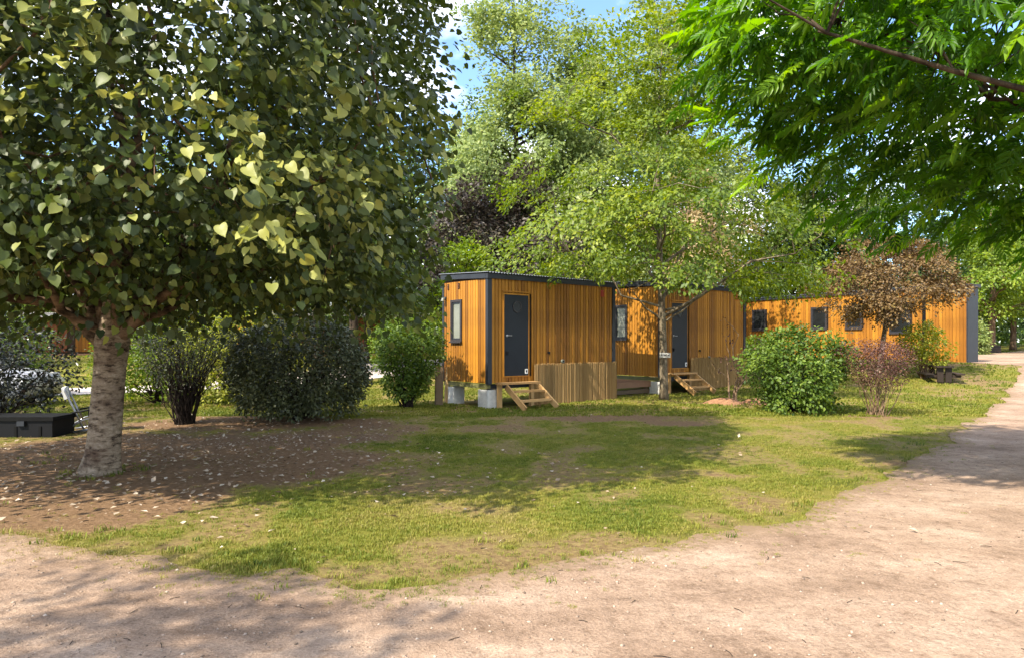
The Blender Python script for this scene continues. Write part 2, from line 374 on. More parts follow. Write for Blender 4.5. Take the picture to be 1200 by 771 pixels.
def spray_leaves(rng, C, nrm, nleaf, R, flat, size, droop=.25, tilt=.5, out=None, bright=None):
    """leaves of flat sprays: centres C, spray normals nrm"""
    k = len(C); CC = np.repeat(C, nleaf, 0); NN = np.repeat(nrm, nleaf, 0)
    a = rng.uniform(0, 2*PI, k*nleaf); rr = R*np.sqrt(rng.uniform(0, 1, k*nleaf))*np.repeat(rng.uniform(.65, 1.25, k), nleaf)
    ref = np.tile(np.array([[1., 0, 0]]), (len(NN), 1)); u = unit(np.cross(NN, ref)+1e-6); v = np.cross(NN, u)
    rad = u*np.cos(a)[:, None] + v*np.sin(a)[:, None]
    pos = CC + rad*rr[:, None] + NN*(rng.normal(0, 1, k*nleaf)*R*flat)[:, None] - np.array([0, 0, 1.])*(rr**2/R*droop)[:, None]
    d = rad + rng.normal(0, .55, (k*nleaf, 3)); d[:, 2] -= droop*1.2
    if out is not None: d = d + np.repeat(out, nleaf, 0)*.6
    n = NN + rng.normal(0, tilt, (k*nleaf, 3))
    s = size*rng.uniform(.65, 1.25, k*nleaf)
    tn = rng.normal(.42, .2, k*nleaf) + np.repeat(rng.normal(0, .14, k), nleaf)
    if bright is not None: tn += np.repeat(bright, nleaf)
    return pos, d, n, s, np.clip(tn, 0, 1)
PROF = {
    'oval': lambda u: np.sin(PI*np.clip(.10+.86*u, 0, 1))**.7,
    'round': lambda u: np.sqrt(np.clip(1-(2*u-1)**2, 0, 1)),
    'umbrella': lambda u: np.clip(1-u, 0, 1)**.7*np.clip(u*18+.55, 0, 1),
    'poplar': lambda u: np.sin(PI*np.clip(.22+.76*u, 0, 1))**.8,
    'cone': lambda u: np.clip(1.02-u, 0, 1)**.85,
    'vase': lambda u: np.clip(.35+.75*u, 0, 1)*np.sqrt(np.clip(1-np.clip((u-.6)/.42, 0, 1)**2, 0, 1)),
    'dome': lambda u: np.clip(.80+.5*u, 0, 1)*np.clip(1-np.clip((u-.45)/.56, 0, 1)**2.6, 0, 1)**.5,
}
def sample_crown(rng, k, rad, z0, z1, prof, shell=.45, lump=.25, sy=1.0):
    u = rng.uniform(0, 1, k*6); w = PROF[prof](u)**1.3; u = u[rng.uniform(0, 1, k*6) < w/ w.max()][:k]; k = len(u)
    a = rng.uniform(0, 2*PI, k); ph = rng.uniform(0, 2*PI, 4)
    mod = 1 + lump*(.5*np.sin(2*a+ph[0]+5*u) + .5*np.sin(3*a+ph[1]-7*u) + .4*np.sin(9*u+ph[2]))
    r = rad*PROF[prof](u)*mod*rng.uniform(0, 1, k)**shell
    return np.stack([r*np.cos(a), r*np.sin(a)*sy, z0+(z1-z0)*u], 1), u
def limb_path(a, b, sag, n=5, rng=None):
    a = np.asarray(a, float); b = np.asarray(b, float); L = np.linalg.norm(b-a)
    out = []
    for i in range(n):
        f = i/(n-1); p = a*(1-f)+b*f; p = p+np.array([0, 0, 1])*sag*L*math.sin(PI*f)
        if rng is not None and 0 < i < n-1: p = p + rng.normal(0, .035*L, 3)
        out.append(p)
    return out
def make_tree(name, x, y, h, rad, z0, prof, lmat, bmat, lsize, ns, nl, tr, label, cat='tree', group=None, seed=1, tpl='diamond',
              sR=.6, flat=.22, droop=.25, tilt=.5, limbs=9, lean=(0, 0), shell=.45, lump=.25, top=None, sy=1.0, keep=None, forest=False, base_z=None, twigs=60, extra=(), clump=(4, .8, .35), off=0):
    rng = np.random.default_rng(seed); bz = tzf(x, y)-.03 if base_z is None else base_z
    root = empty(name, (x, y, bz), 0, label, cat, group)
    top = h if top is None else top
    K0 = clump[0]; C, u = sample_crown(rng, max(6, ns//K0), rad, z0, top, prof, shell, lump, sy)
    cl_ = np.repeat(rng.normal(0, .10, len(C)), K0)
    C = np.repeat(C, K0, 0)+rng.normal(0, 1, (len(C)*K0, 3))*np.array([clump[1], clump[1], clump[2]])*sR
    C[:, 2] = np.maximum(C[:, 2], z0); C[:, 0] += off
    C[:, 0] += lean[0]*C[:, 2]/h; C[:, 1] += lean[1]*C[:, 2]/h
    tb = MB(); zt = h*.88
    def tp(z): f = z/h; return np.array([lean[0]*f+.05*rad*math.sin(5*f+seed)*f, lean[1]*f+.05*rad*math.cos(4*f+seed)*f, z])
    zs = [0, .04*h, .15*h, .3*h, .45*h, .6*h, .75*h, zt]
    tb.tube([tp(z) for z in zs], [tr*1.35, tr*1.05, tr*.95, tr*.8, tr*.62, tr*.42, tr*.24, tr*.06], 8)
    nodes = []
    order = rng.permutation(len(C))[:limbs]
    for i in order:
        c = C[i]; zb = max(z0*.75, min(zt*.85, c[2]-.45*np.hypot(c[0], c[1])-.2)); zb = max(zb, .12*h)
        L = limb_path(tp(zb), c*np.array([.92, .92, 1]), -.05 if c[2] < zb+.3 else .07, 6, rng)
        r0 = tr*(.5-.3*zb/h); tb.tube(L, [r0*(1-.9*k/5)+.004 for k in range(6)], 5, False)
        nodes += L[1:]
    for (zb, e_) in extra:
        L = limb_path(tp(zb), e_, -.03, 6, rng); tb.tube(L, [tr*.33*(1-.85*k/5) for k in range(6)], 7, False); nodes += L[1:]
    nodes += [tp(z) for z in np.linspace(z0, zt, 8)]
    nd = np.array(nodes)
    for i in rng.permutation(len(C))[:twigs]:
        c = C[i]; cand = nd[nd[:, 2] < c[2]+.3] if np.any(nd[:, 2] < c[2]+.3) else nd
        q = cand[np.argmin(np.linalg.norm(cand-c, axis=1))]
        tb.tube(limb_path(q, c, .03, 4, rng), [tr*.11, tr*.09, tr*.06, tr*.02], 4, False)
    tb.build('trunk', bmat, root, True)
    outv = unit(C - np.array([0, 0, .5*(z0+top)])*np.array([1, 1, 1]))
    nrm = unit(np.array([0, 0, 1.])+outv*.7+rng.normal(0, .25, C.shape))
    p, d, n, s, tn = spray_leaves(rng, C, nrm, nl, sR, flat, lsize, droop, tilt, outv, cl_)
    V, F, T = leaves_geo(p, d, n, s, tn, tpl)
    o = link('crown', np_mesh('crown', V, F, T), lmat, root); o['kind'] = 'stuff'
    return root
def make_shrub(name, x, y, h, rad, z0, prof, lmat, bmat, lsize, ns, nl, label, seed=1, sR=.18, stems=14, stem_r=.018, shell=.35, lump=.18, sy=1.0, flat=.35, spread=.75, base_r=.12, droop=.15, tilt=.6, tpl='diamond', group=None, stem_n=2, upto=.9):
    rng = np.random.default_rng(seed); bz = tzf(x, y)-.02
    root = empty(name, (x, y, bz), 0, label, 'shrub', group)
    C, u = sample_crown(rng, ns, rad, z0, h, prof, shell, lump, sy)
    sb = MB()
    idx = rng.permutation(len(C))[:stems*stem_n]
    for q, i in enumerate(idx):
        c = C[i]*np.array([spread+.2, spread+.2, upto]); a = rng.uniform(0, 2*PI); b0 = np.array([base_r*math.cos(a)*rng.uniform(.2, 1), base_r*math.sin(a)*rng.uniform(.2, 1), 0.])
        pth = limb_path(b0, c, .10, 5, rng); r0 = stem_r*rng.uniform(.6, 1.2)
        sb.tube(pth, [r0, r0*.85, r0*.65, r0*.45, r0*.2], 5, False)
    sb.build('stems', bmat, root, True).name = 'stem_cluster'
    outv = unit(C-np.array([0, 0, .45*h])); nrm = unit(outv+np.array([0, 0, .5])+rng.normal(0, .35, C.shape))
    p, d, n, s, tn = spray_leaves(rng, C, nrm, nl, sR, flat, lsize, droop, tilt, outv)
    p[:, 2] = np.maximum(p[:, 2], .06)
    V, F, T = leaves_geo(p, d, n, s, tn, tpl)
    o = link('foliage', np_mesh('foliage', V, F, T), lmat, root); o['kind'] = 'stuff'
    return root

# ------------------------------------------------------------------ the ground, the path, the road
PATH_EDGE = [(0, 624), (60, 637), (130, 652), (200, 661), (260, 668), (330, 669), (380, 678), (430, 682), (480, 676), (560, 668), (650, 655), (740, 642), (800, 636),
             (862, 621), (930, 610), (948, 597), (1012, 568), (1065, 549), (1084, 535), (1108, 515), (1132, 499), (1161, 479), (1185, 456), (1196, 439), (1192, 428.5)]
edge = [G(*p) for p in PATH_EDGE]
left0 = [(-9.0, 6.9), (-6.5, 6.2)]
pts = [(-9.0, -9.0)] + left0 + edge + [(17.6, 27.0), (18.6, 28.6), (20.4, 30.5), (24.8, 36.0), (29, 40), (36, 46.5), (60, 60), (66, 56),
       (44, 36), (31, 27.5), (22, 24.3), (16.5, 19), (11.6, 12.6), (7.9, 7.2), (6.4, 3), (5.6, -9.0)]
def refine(poly, step):
    out = []
    for i in range(len(poly)):
        a = np.array(poly[i]); b_ = np.array(poly[(i+1) % len(poly)]); k = max(1, int(np.linalg.norm(b_-a)/(step*max(1, np.linalg.norm(a)/9))))
        for j in range(k): out.append(a+(b_-a)*j/k)
    return np.array(out)
pb = refine(pts, .05)
nx = (fbm(pb[:, 0]*1.3, pb[:, 1]*1.3, 11, 5)-.5); ny = (fbm(pb[:, 0]*1.3, pb[:, 1]*1.3, 31, 5)-.5)
pb = pb + np.stack([nx*.45, ny*.55], 1)
def inside(poly, X, Y):
    X = np.asarray(X, float); Y = np.asarray(Y, float); c = np.zeros(X.shape, bool)
    x1 = poly[:, 0]; y1 = poly[:, 1]; x2 = np.roll(x1, -1); y2 = np.roll(y1, -1)
    for a, b_, c2, d2 in zip(x1, y1, x2, y2):
        if b_ == d2: continue
        hit = ((b_ > Y) != (d2 > Y)) & (X < (c2-a)*(Y-b_)/(d2-b_)+a); c ^= hit
    return c
def dist_poly(poly, X, Y):
    D = np.full(np.shape(X), 1e9); P = np.stack([X, Y], -1)
    Q = poly[::3]
    for i in range(0, len(Q), 64):
        q = Q[i:i+64]; dd = np.sqrt(((P[..., None, :]-q)**2).sum(-1)).min(-1); D = np.minimum(D, dd)
    return D
def sheet(name, boundary, grid, m, lift, attr=None):
    ins = [tuple(p) for p in grid]; vs = [Vector(p) for p in boundary]+[Vector(p) for p in ins]
    k = len(boundary); ed = [(i, (i+1) % k) for i in range(k)]
    r_ = delaunay_2d_cdt(vs, ed, [], 1, 1e-5)
    v2 = np.array([tuple(p) for p in r_[0]]); V = np.column_stack([v2, tz(v2[:, 0], v2[:, 1])+lift])
    me = bpy.data.meshes.new(name); me.from_pydata(V.tolist(), [], [tuple(f) for f in r_[2]])
    if attr is not None:
        a = me.attributes.new('edge', 'FLOAT', 'POINT'); a.data.foreach_set('value', attr(v2).astype(np.float32))
    me.polygons.foreach_set('use_smooth', [True]*len(me.polygons)); me.update()
    o = link(name, me, m); o['kind'] = 'structure'; return o

def cover(x, y):
    """how much grass grows here: bare trodden earth under the big tree, worn patches elsewhere"""
    x = np.asarray(x, float); y = np.asarray(y, float)
    q = np.sqrt(((x+5.0)/4.1)**2 + ((y-8.9)/3.35)**2) + (fbm(x*.8, y*.8, 5, 4)-.5)*.9
    c = sstep(.72, 1.18, q)
    for (cx, cy, rx, ry, k) in ((1.9, 14.2, 1.5, .75, .8), (-.2, 12.4, 1.3, .6, .65), (3.3, 13.2, .7, .45, .8), (-2.6, 12.2, 1.6, 1.0, .75), (1.2, 7.8, .5, .22, .6), (2.6, 8.0, .45, .2, .7),
                            (-5.2, 13.4, 3.0, 1.3, .95), (6.3, 17.6, 1.2, .5, .95), (7.9, 14.5, .8, .4, .7), (5.2, 8.9, .5, .2, .7), (-1.2, 7.2, .9, .35, .6), (2.6, 13.0, .9, .4, .5)):
        e = np.sqrt(((x-cx)/rx)**2+((y-cy)/ry)**2) + (fbm(x*1.4, y*1.4, 9, 4)-.5)*.9
        c = c*(1-k*(1-sstep(.5, 1.15, e)))
    c = c*(.42+.6*sstep(.36, .60, fbm(x*1.7+4, y*1.7, 21, 4)))*(.74+.26*sstep(.38, .55, fbm(x*.45+9, y*.45, 27, 3)))
    return np.clip(c, 0, 1)

xs = np.concatenate([-np.geomspace(16, 320, 34)[::-1], np.arange(-15.8, 17, .17), np.geomspace(17.2, 320, 34)])
ys = np.concatenate([-np.geomspace(2, 200, 16)[::-1], np.arange(-1.5, 26, .17), np.geomspace(26.3, 420, 50)])
gx, gy = np.meshgrid(xs, ys); V = np.column_stack([gx.ravel(), gy.ravel(), tz(gx, gy).ravel()])
nxv, nyv = len(xs), len(ys); ii = (np.arange(nyv-1)[:, None]*nxv + np.arange(nxv-1)[None]).ravel()
F = np.column_stack([ii, ii+1, ii+nxv+1, ii+nxv])
gme = np_mesh('lawn', V, F); a = gme.attributes.new('cover', 'FLOAT', 'POINT'); a.data.foreach_set('value', cover(V[:, 0], V[:, 1]).astype(np.float32))
gme.polygons.foreach_set('use_smooth', [True]*len(gme.polygons))
m, t, b, o = mat('lawn_ground')
c = N(t, 'ShaderNodeTexCoord'); at_ = N(t, 'ShaderNodeAttribute', attribute_name='cover')
n1 = noise(t, 1.1, 6, .65, c.outputs['Object']); n2 = noise(t, 16, 6, .75, c.outputs['Object']); n3 = noise(t, 70, 4, .7, c.outputs['Object']); n4 = noise(t, .35, 3, .5, c.outputs['Object'])
soil = ramp(t, [(.25, (.095, .057, .030)), (.5, (.19, .115, .062)), (.75, (.29, .185, .11))]); t.links.new(n2.outputs['Fac'], soil.inputs[0])
grs = ramp(t, [(.3, (.10, .11, .018)), (.5, (.18, .175, .030)), (.7, (.29, .22, .062))]); t.links.new(n1.outputs['Fac'], grs.inputs[0])
gr2 = ramp(t, [(.25, (.45, .45, .45)), (.75, (1.25, 1.25, 1.2))]); t.links.new(n3.outputs['Fac'], gr2.inputs[0])
gcol = mixc(t, 1.0, grs.outputs[0], gr2.outputs[0], 'MULTIPLY')
ad = N(t, 'ShaderNodeMath', operation='MULTIPLY_ADD'); ad.inputs[1].default_value = .8; t.links.new(n2.outputs['Fac'], ad.inputs[0])
sb_ = N(t, 'ShaderNodeMath', operation='ADD'); sb_.inputs[1].default_value = -.4; t.links.new(at_.outputs['Fac'], sb_.inputs[0]); t.links.new(sb_.outputs[0], ad.inputs[2])
ms = ramp(t, [(.14, (0, 0, 0)), (.42, (1, 1, 1))]); t.links.new(ad.outputs[0], ms.inputs[0])
ms2 = ramp(t, [(.34, (0, 0, 0)), (.72, (1, 1, 1))]); t.links.new(ad.outputs[0], ms2.inputs[0])
dry = ramp(t, [(.3, (.14, .10, .04)), (.55, (.24, .175, .07)), (.75, (.33, .25, .12))]); t.links.new(n2.outputs['Fac'], dry.inputs[0])
t.links.new(mixc(t, ms2.outputs[0], mixc(t, ms.outputs[0], soil.outputs[0], dry.outputs[0]), gcol), b.inputs['Base Color'])
b.inputs['Roughness'].default_value = .95; b.inputs['Specular IOR Level'].default_value = .1
bump(t, b, n2.outputs['Fac'], .9, .04)
M['lawn'] = m; go = link('lawn', gme, m); go['kind'] = 'structure'

m, t, b, o = mat('dirt_path')
c = N(t, 'ShaderNodeTexCoord'); e_ = N(t, 'ShaderNodeAttribute', attribute_name='edge')
n1 = noise(t, .7, 5, .6, c.outputs['Object'], (1, 1.6, 1)); n2 = noise(t, 9, 7, .75, c.outputs['Object']); n3 = noise(t, 60, 4, .7, c.outputs['Object'])
pr = ramp(t, [(.33, (.25, .172, .120)), (.5, (.375, .268, .193)), (.66, (.49, .37, .28))]); t.links.new(n1.outputs['Fac'], pr.inputs[0])
p2 = ramp(t, [(.28, (.52, .47, .43)), (.47, (.93, .91, .90)), (.75, (1.2, 1.17, 1.15))]); t.links.new(n2.outputs['Fac'], p2.inputs[0])
p3 = ramp(t, [(.3, (.66, .63, .60)), (.7, (1.22, 1.22, 1.22))]); t.links.new(n3.outputs['Fac'], p3.inputs[0])
pc = mixc(t, 1.0, mixc(t, 1.0, pr.outputs[0], p2.outputs[0], 'MULTIPLY'), p3.outputs[0], 'MULTIPLY')
ea = N(t, 'ShaderNodeMath', operation='MULTIPLY_ADD'); ea.inputs[1].default_value = .9; t.links.new(n2.outputs['Fac'], ea.inputs[0]); t.links.new(e_.outputs['Fac'], ea.inputs[2])
er = ramp(t, [(.5, (1, 1, 1)), (.85, (0, 0, 0))]); t.links.new(ea.outputs[0], er.inputs[0])
t.links.new(mixc(t, er.outputs[0], pc, (.25, .17, .105)), b.inputs['Base Color'])
b.inputs['Roughness'].default_value = .95; b.inputs['Specular IOR Level'].default_value = .1
bb = N(t, 'ShaderNodeMath', operation='MULTIPLY_ADD'); bb.inputs[1].default_value = .4; t.links.new(n3.outputs['Fac'], bb.inputs[0]); t.links.new(n2.outputs['Fac'], bb.inputs[2])
nr = noise(t, 2.2, 3, .5, c.outputs['Object']); b3 = N(t, 'ShaderNodeMath', operation='MULTIPLY_ADD'); b3.inputs[1].default_value = 1.6; t.links.new(nr.outputs['Fac'], b3.inputs[0]); t.links.new(bb.outputs[0], b3.inputs[2])
bump(t, b, b3.outputs[0], .9, .035); M['path'] = m
gg = np.stack(np.meshgrid(np.arange(-8.5, 64, .45), np.arange(-8.5, 60, .45)), -1).reshape(-1, 2)
gg = gg[(gg[:, 1] < 14) | ((np.arange(len(gg)) % 3) == 0)]
gg = gg[inside(pb, gg[:, 0], gg[:, 1])]; gd = dist_poly(pb, gg[:, 0], gg[:, 1]); gg = gg[gd > .12]
sheet('dirt_path', pb, gg, M['path'], .010, lambda v: np.clip(dist_poly(pb, v[:, 0], v[:, 1])/.8, 0, 1))

M['road'] = plain('pale_road', (.50, .42, .36), .95, 0, .2, 3, .2)
DV = Vector((.82, .57)).normalized(); NV = Vector((-DV.y, DV.x))
def strip(p0, u0, u1, w, k=40):
    a_ = []; b2 = []
    for i in range(k+1):
        q = Vector(p0)+DV*(u0+(u1-u0)*i/k); a_.append(tuple(q)); b2.append(tuple(q+NV*w))
    return a_+b2[::-1]
ROAD = np.array(strip((-13.1, 20.6), -30, 26, 3.6))
rg = [tuple(Vector((-13.1, 20.6))+DV*uu+NV*vv) for uu in np.arange(-29.5, 25.6, .9) for vv in (.9, 1.8, 2.7)]
sheet('road', ROAD, rg, M['road'], .018)
PAVE = refine([(17.75, 27.75), (18.55, 28.75), (20.3, 30.65), (24.6, 36.2), (20.9, 37.2), (19.0, 31.2)], .4)
M['pave'] = plain('grey_pavement', (.40, .385, .38), .9, 0, .15, 3, .2)
pgd = np.stack(np.meshgrid(np.arange(17, 26, .6), np.arange(27, 38, .6)), -1).reshape(-1, 2)
sheet('pavement', PAVE, pgd[inside(PAVE, pgd[:, 0], pgd[:, 1]) & (dist_poly(PAVE, pgd[:, 0], pgd[:, 1]) > .2)], M['pave'], .026)

# ------------------------------------------------------------------ cabins
_bm = {}
def board_mesh(w, h, d=.022):
    k = (round(w, 3), round(h, 3), d)
    if k not in _bm:
        b_ = MB(); c_ = min(.008, w*.2); hw = w/2
        vs = []
        for z in (0, h): vs += [(-hw, 0, z), (-hw, -d+c_, z), (-hw+c_, -d, z), (hw-c_, -d, z), (hw, -d+c_, z), (hw, 0, z)]
        fs = [(0, 1, 7, 6), (1, 2, 8, 7), (2, 3, 9, 8), (3, 4, 10, 9), (4, 5, 11, 10), (5, 4, 3, 2, 1, 0), (6, 7, 8, 9, 10, 11)]
        b_.add(vs, fs, 0.0); _bm[k] = b_.mesh('board')
    return _bm[k]
def clad(parent, O, ax, nrm_rot, L, z0, z1, openings, m, pitch=.105, gap=.013, joined=False, seed=0):
    """vertical boards along a face: O origin, ax unit direction, outward = board's -y turned by nrm_rot"""
    rr = random.Random(seed); nb = max(1, round(L/pitch)); p = L/nb; jb = MB()
    for i in range(nb):
        pieces = [(i*p+gap/2, (i+1)*p-gap/2, z0, z1)]
        for (a0, a1, b0, b1) in openings:
            nx_ = []
            for (x0, x1, q0, q1) in pieces:
                if x1 <= a0 or x0 >= a1 or q1 <= b0 or q0 >= b1: nx_.append((x0, x1, q0, q1)); continue
                if a0-x0 > .012: nx_.append((x0, a0, q0, q1))
                if x1-a1 > .012: nx_.append((a1, x1, q0, q1))
                m0, m1 = max(x0, a0), min(x1, a1)
                if m1-m0 > .012:
                    if b0-q0 > .02: nx_.append((m0, m1, q0, b0))
                    if q1-b1 > .02: nx_.append((m0, m1, b1, q1))
            pieces = nx_
        off = rr.uniform(-.003, .003); tw_ = rr.uniform(-.004, .004)
        for (x0, x1, q0, q1) in pieces:
            uc = (x0+x1)/2
            loc = (O[0]+ax[0]*uc+math.sin(nrm_rot)*off, O[1]+ax[1]*uc-math.cos(nrm_rot)*off, q0)
            if joined:
                Mx = Matrix.Translation(loc) @ Matrix.Rotation(nrm_rot, 4, 'Z')
                jb.box(-(x1-x0)/2, (x1-x0)/2, -.022, 0, 0, q1-q0, Mx)
            else:
                link('board', board_mesh(x1-x0, q1-q0), m, parent, loc, (0, 0, nrm_rot+tw_))
    if joined:
        o = jb.build('cladding', m, parent); o['kind'] = 'stuff'
def window(parent, O, ax, rot, u0, u1, z0, z1, glass, fw=.06):
    e = MB(); w = u1-u0; h = z1-z0
    e.box(-w/2, w/2, -.055, .03, 0, fw).box(-w/2, w/2, -.055, .03, h-fw, h).box(-w/2, -w/2+fw, -.055, .03, fw, h-fw).box(w/2-fw, w/2, -.055, .03, fw, h-fw)
    loc = (O[0]+ax[0]*(u0+u1)/2, O[1]+ax[1]*(u0+u1)/2, z0)
    f = e.build('window', M['frame'], parent, loc=loc, rot=(0, 0, rot))
    s_ = MB(); q = fw+.002; k = .035
    s_.box(-w/2+q, w/2-q, -.035, .01, q, q+k).box(-w/2+q, w/2-q, -.035, .01, h-q-k, h-q).box(-w/2+q, -w/2+q+k, -.035, .01, q+k, h-q-k).box(w/2-q-k, w/2-q, -.035, .01, q+k, h-q-k)
    s_.build('sash', M['trim'], f)
    g = MB().box(-w/2+fw+.037, w/2-fw-.037, -.012, -.004, fw+.037, h-fw-.037); g.build('pane', glass, f)
    sl = MB().box(-w/2-.015, w/2+.015, -.09, -.057, -.025, .012); sl.build('sill', M['frame'], f)
    return f
def roof_sheet(parent, x0, x1, y0, y1, zf, zb, name='roof', m=None, pitch=.09, amp=.014):
    k = int((x1-x0)/pitch*4); V_ = []; F_ = []
    for i in range(k+1):
        x = x0+(x1-x0)*i/k; w = amp*math.sin(i*PI/2)
        V_ += [(x, y0, zf+w), (x, y1, zb+w), (x, y1, zb+w-.004), (x, y0, zf+w-.004)]
    for i in range(k):
        a_ = 4*i; F_ += [(a_, a_+4, a_+5, a_+1), (a_+2, a_+6, a_+7, a_+3), (a_+3, a_+7, a_+4, a_)]
    b_ = MB(); b_.add(V_, F_, .5); return b_.build(name, m or M['roof'], parent)

ANG = math.atan2(.635, .772)
def small_cabin(origin, L, Wd, zb, zf, zk, door, win, label, reed_label, step_label, blocks, ground):
    root = empty('cabin', (origin[0], origin[1], 0), ANG, label, 'cabin', 'small timber cabins')
    MB().box(.03, L-.03, .03, Wd-.03, zb+.01, zf-.05).build('wall', M['backing'], root)
    d0, d1, dz0, dz1 = door
    # long face (x axis, looks along -y), short face (at x = 0, looks along -x), far short face, rear
    fz = zf-.12
    clad(root, (.09, 0), (1, 0), 0, L-.18, zb, fz, [(d0-.03, d1+.03, dz0-.02, dz1+.04)], M['cedar'], seed=1)
    clad(root, (0, Wd-.05), (0, -1), -PI/2, Wd-.12, zb, fz, [(Wd-.05-win[1], Wd-.05-win[0], win[2], win[3])], M['cedar'], seed=2)
    clad(root, (L, .1), (0, 1), PI/2, Wd-.15, zb, fz, [], M['cedar'], joined=True, seed=3)
    # trims
    tr = MB().box(-.035, .09, -.035, .068, zb-.02, zf-.122).build('corner_post', M['trim'], root)
    MB().box(L-.085, L+.03, -.04, .06, zb-.02, zf-.122).build('corner_post', M['trim'], root)
    MB().box(-.03, .04, Wd-.05, Wd+.03, zb-.02, zf-.122).build('corner_post', M['trim'], root)
    fa = MB().box(-.06, L+.06, -.06, .02, zf-.12, zf)
    fa.build('fascia', M['trim'], root)
    e = MB(); e.add([(-.062, .022, zf-.12), (-.062, Wd+.06, zk-.12), (-.062, Wd+.06, zk), (-.062, .022, zf), (.02, .022, zf-.12), (.02, Wd+.06, zk-.12), (.02, Wd+.06, zk), (.02, .022, zf)],
                    [(0, 3, 2, 1), (4, 5, 6, 7), (0, 1, 5, 4), (2, 3, 7, 6), (1, 2, 6, 5), (0, 4, 7, 3)])
    e.build('fascia', M['trim'], root)
    roof_sheet(root, -.09, L+.09, -.10, Wd+.12, zf+.025, zk+.025)
    MB().box(.0, .09, .02, Wd-.02, zb-.13, zb-.022).build('floor_beam', M['beam'], root)
    MB().box(.09, L-.05, .05, .13, zb-.14, zb-.022).build('floor_beam', M['trim'], root)
    # door
    dr = MB(); dw = d1-d0; dh = dz1-dz0
    D = dr.box(-dw/2, dw/2, -.03, .02, 0, dh).build('door', M['door'], root, loc=((d0+d1)/2, 0, dz0))
    nn = 28
    rg_ = MB(); R0, R1 = .145, .122; cz = dh-.30; cx = .02
    for (ya, yb) in ((-.045, -.031),):
        vs = []; fs = []
        for j in range(nn):
            a_ = 2*PI*j/nn; ca, sa = math.cos(a_), math.sin(a_)
            vs += [(cx+R0*ca, ya, cz+R0*sa), (cx+R1*ca, ya, cz+R1*sa), (cx+R0*ca, yb, cz+R0*sa), (cx+R1*ca, yb, cz+R1*sa)]
        for j in range(nn):
            p_ = 4*j; q_ = 4*((j+1) % nn); fs += [(p_, p_+1, q_+1, q_), (p_, q_, q_+2, p_+2), (p_+1, p_+3, q_+3, q_+1)]
        rg_.add(vs, fs, .5)
    rg_.build('porthole_rim', M['frame'], D)
    MB().disc((cx, -.034, cz), .121, (0, 1, 0), .006, 28).build('porthole_pane', M['darkglass'], D)
    hd = MB().disc((-dw/2+.085, -.036, 1.0), .028, (0, 1, 0), .012, 12); hd.tube([(-dw/2+.085, -.04, 1.0), (-dw/2+.085, -.085, 1.0), (-dw/2+.20, -.09, 1.0)], .011, 8)
    hd.build('handle', M['steel'], D)
    MB().box(-dw/2+.05, -dw/2+.11, -.055, -.031, .52, .62).disc((-dw/2+.08, -.056, .585), .03, (0, 1, 0), .03, 12).build('lock', M['black'], D)
    pl = MB().box(dw/2-.115, dw/2-.02, -.036, -.031, .045, .165).build('door_plate', M['white'], D)
    MB().box(dw/2-.088, dw/2-.047, -.041, -.037, .075, .135).build('plate_mark', M['black'], pl)
    fr = MB().box(d0-.03, d0, -.035, .01, dz0, dz1).box(d1, d1+.03, -.035, .01, dz0, dz1).box(d0-.03, d1+.03, -.035, .01, dz1, dz1+.035).box(d0-.03, d1+.03, -.045, .01, dz0-.028, dz0)
    fr.build('door_frame', M['cedar'], root)
    MB().box(d0-.06, d1+.05, -.06, -.024, dz1+.06, dz1+.09).build('drip_ledge', M['cedar'], root)
    window(root, (0, 0), (0, 1), -PI/2, win[0], win[1], win[2], win[3], M['glass'])
    for vv in (1.2, 1.68):
        if vv < Wd-.15:
            vt = MB().box(-.04, -.024, vv-.035, vv+.035, zf-.30, zf-.16).build('air_vent', M['backing'], root)
            for k in range(3): MB().box(-.05, -.041, vv-.03, vv+.03, zf-.29+k*.042, zf-.275+k*.042).build('slat', M['cedar_red'], vt)
    lm = MB().box(-.05, -.02, Wd-.16, Wd-.1, zf-.56, zf-.48); lm.build('light_bracket', M['trim'], root)
    lp = MB(); lp.tube([(-.05, Wd-.13, zf-.52), (-.11, Wd-.13, zf-.54), (-.12, Wd-.13, zf-.60)], [.02, .045, .055], 10); lp.build('wall_light', M['pvc'], root)
    # red emblem high on the right, a hook and a valve
    em = MB(); eu = L-.56; ez = zf-.40
    for k in range(3): em.box(eu+k*.055, eu+k*.055+.026, -.031, -.025, ez, ez+.15-.02*(k == 2))
    em.box(eu, eu+.14, -.0305, -.0255, ez+.151, ez+.175)
    em.build('emblem', M['red'], root)
    MB().box(1.93, 2.0, -.06, -.024, 1.31, 1.36).box(1.95, 1.975, -.075, -.061, 1.29, 1.33).build('hook', M['black'], root)
    vl = MB().disc((2.45, -.06, 1.03+.07), .05, (0, 1, 0), .05, 14); vl.build('valve', M['pvc'], root); 
    MB().disc((2.45, -.09, 1.1), .022, (0, 1, 0), .02, 10).build('valve_knob', M['black'], root)
    # reed screen round the foot of the long face
    rr_ = empty('reed_screen', (origin[0], origin[1], ground), ANG, reed_label, 'reed screen', 'reed screens under the cabins')
    rnd = random.Random(5); cn_ = MB(); u = 1.42
    while u < L+.03:
        r_ = rnd.uniform(.004, .0085); top = 1.05+rnd.uniform(-.025, .02); y_ = -.085-rnd.uniform(0, .014)-.012*math.sin(u*5)
        cn_.tube([(u, y_, -.02), (u+rnd.uniform(-.012, .012), y_, top*.5), (u+rnd.uniform(-.012, .012), y_, top)], [r_, r_*.95, r_*.8], 4, False); u += r_*1.5
    u = 0.0
    while u < .5:
        r_ = rnd.uniform(.004, .0085); cn_.tube([(L+.045, -.08+u, -.02), (L+.045, -.08+u, .52), (L+.045, -.08+u, 1.04+rnd.uniform(-.02, .02))], r_, 4, False); u += r_*1.8
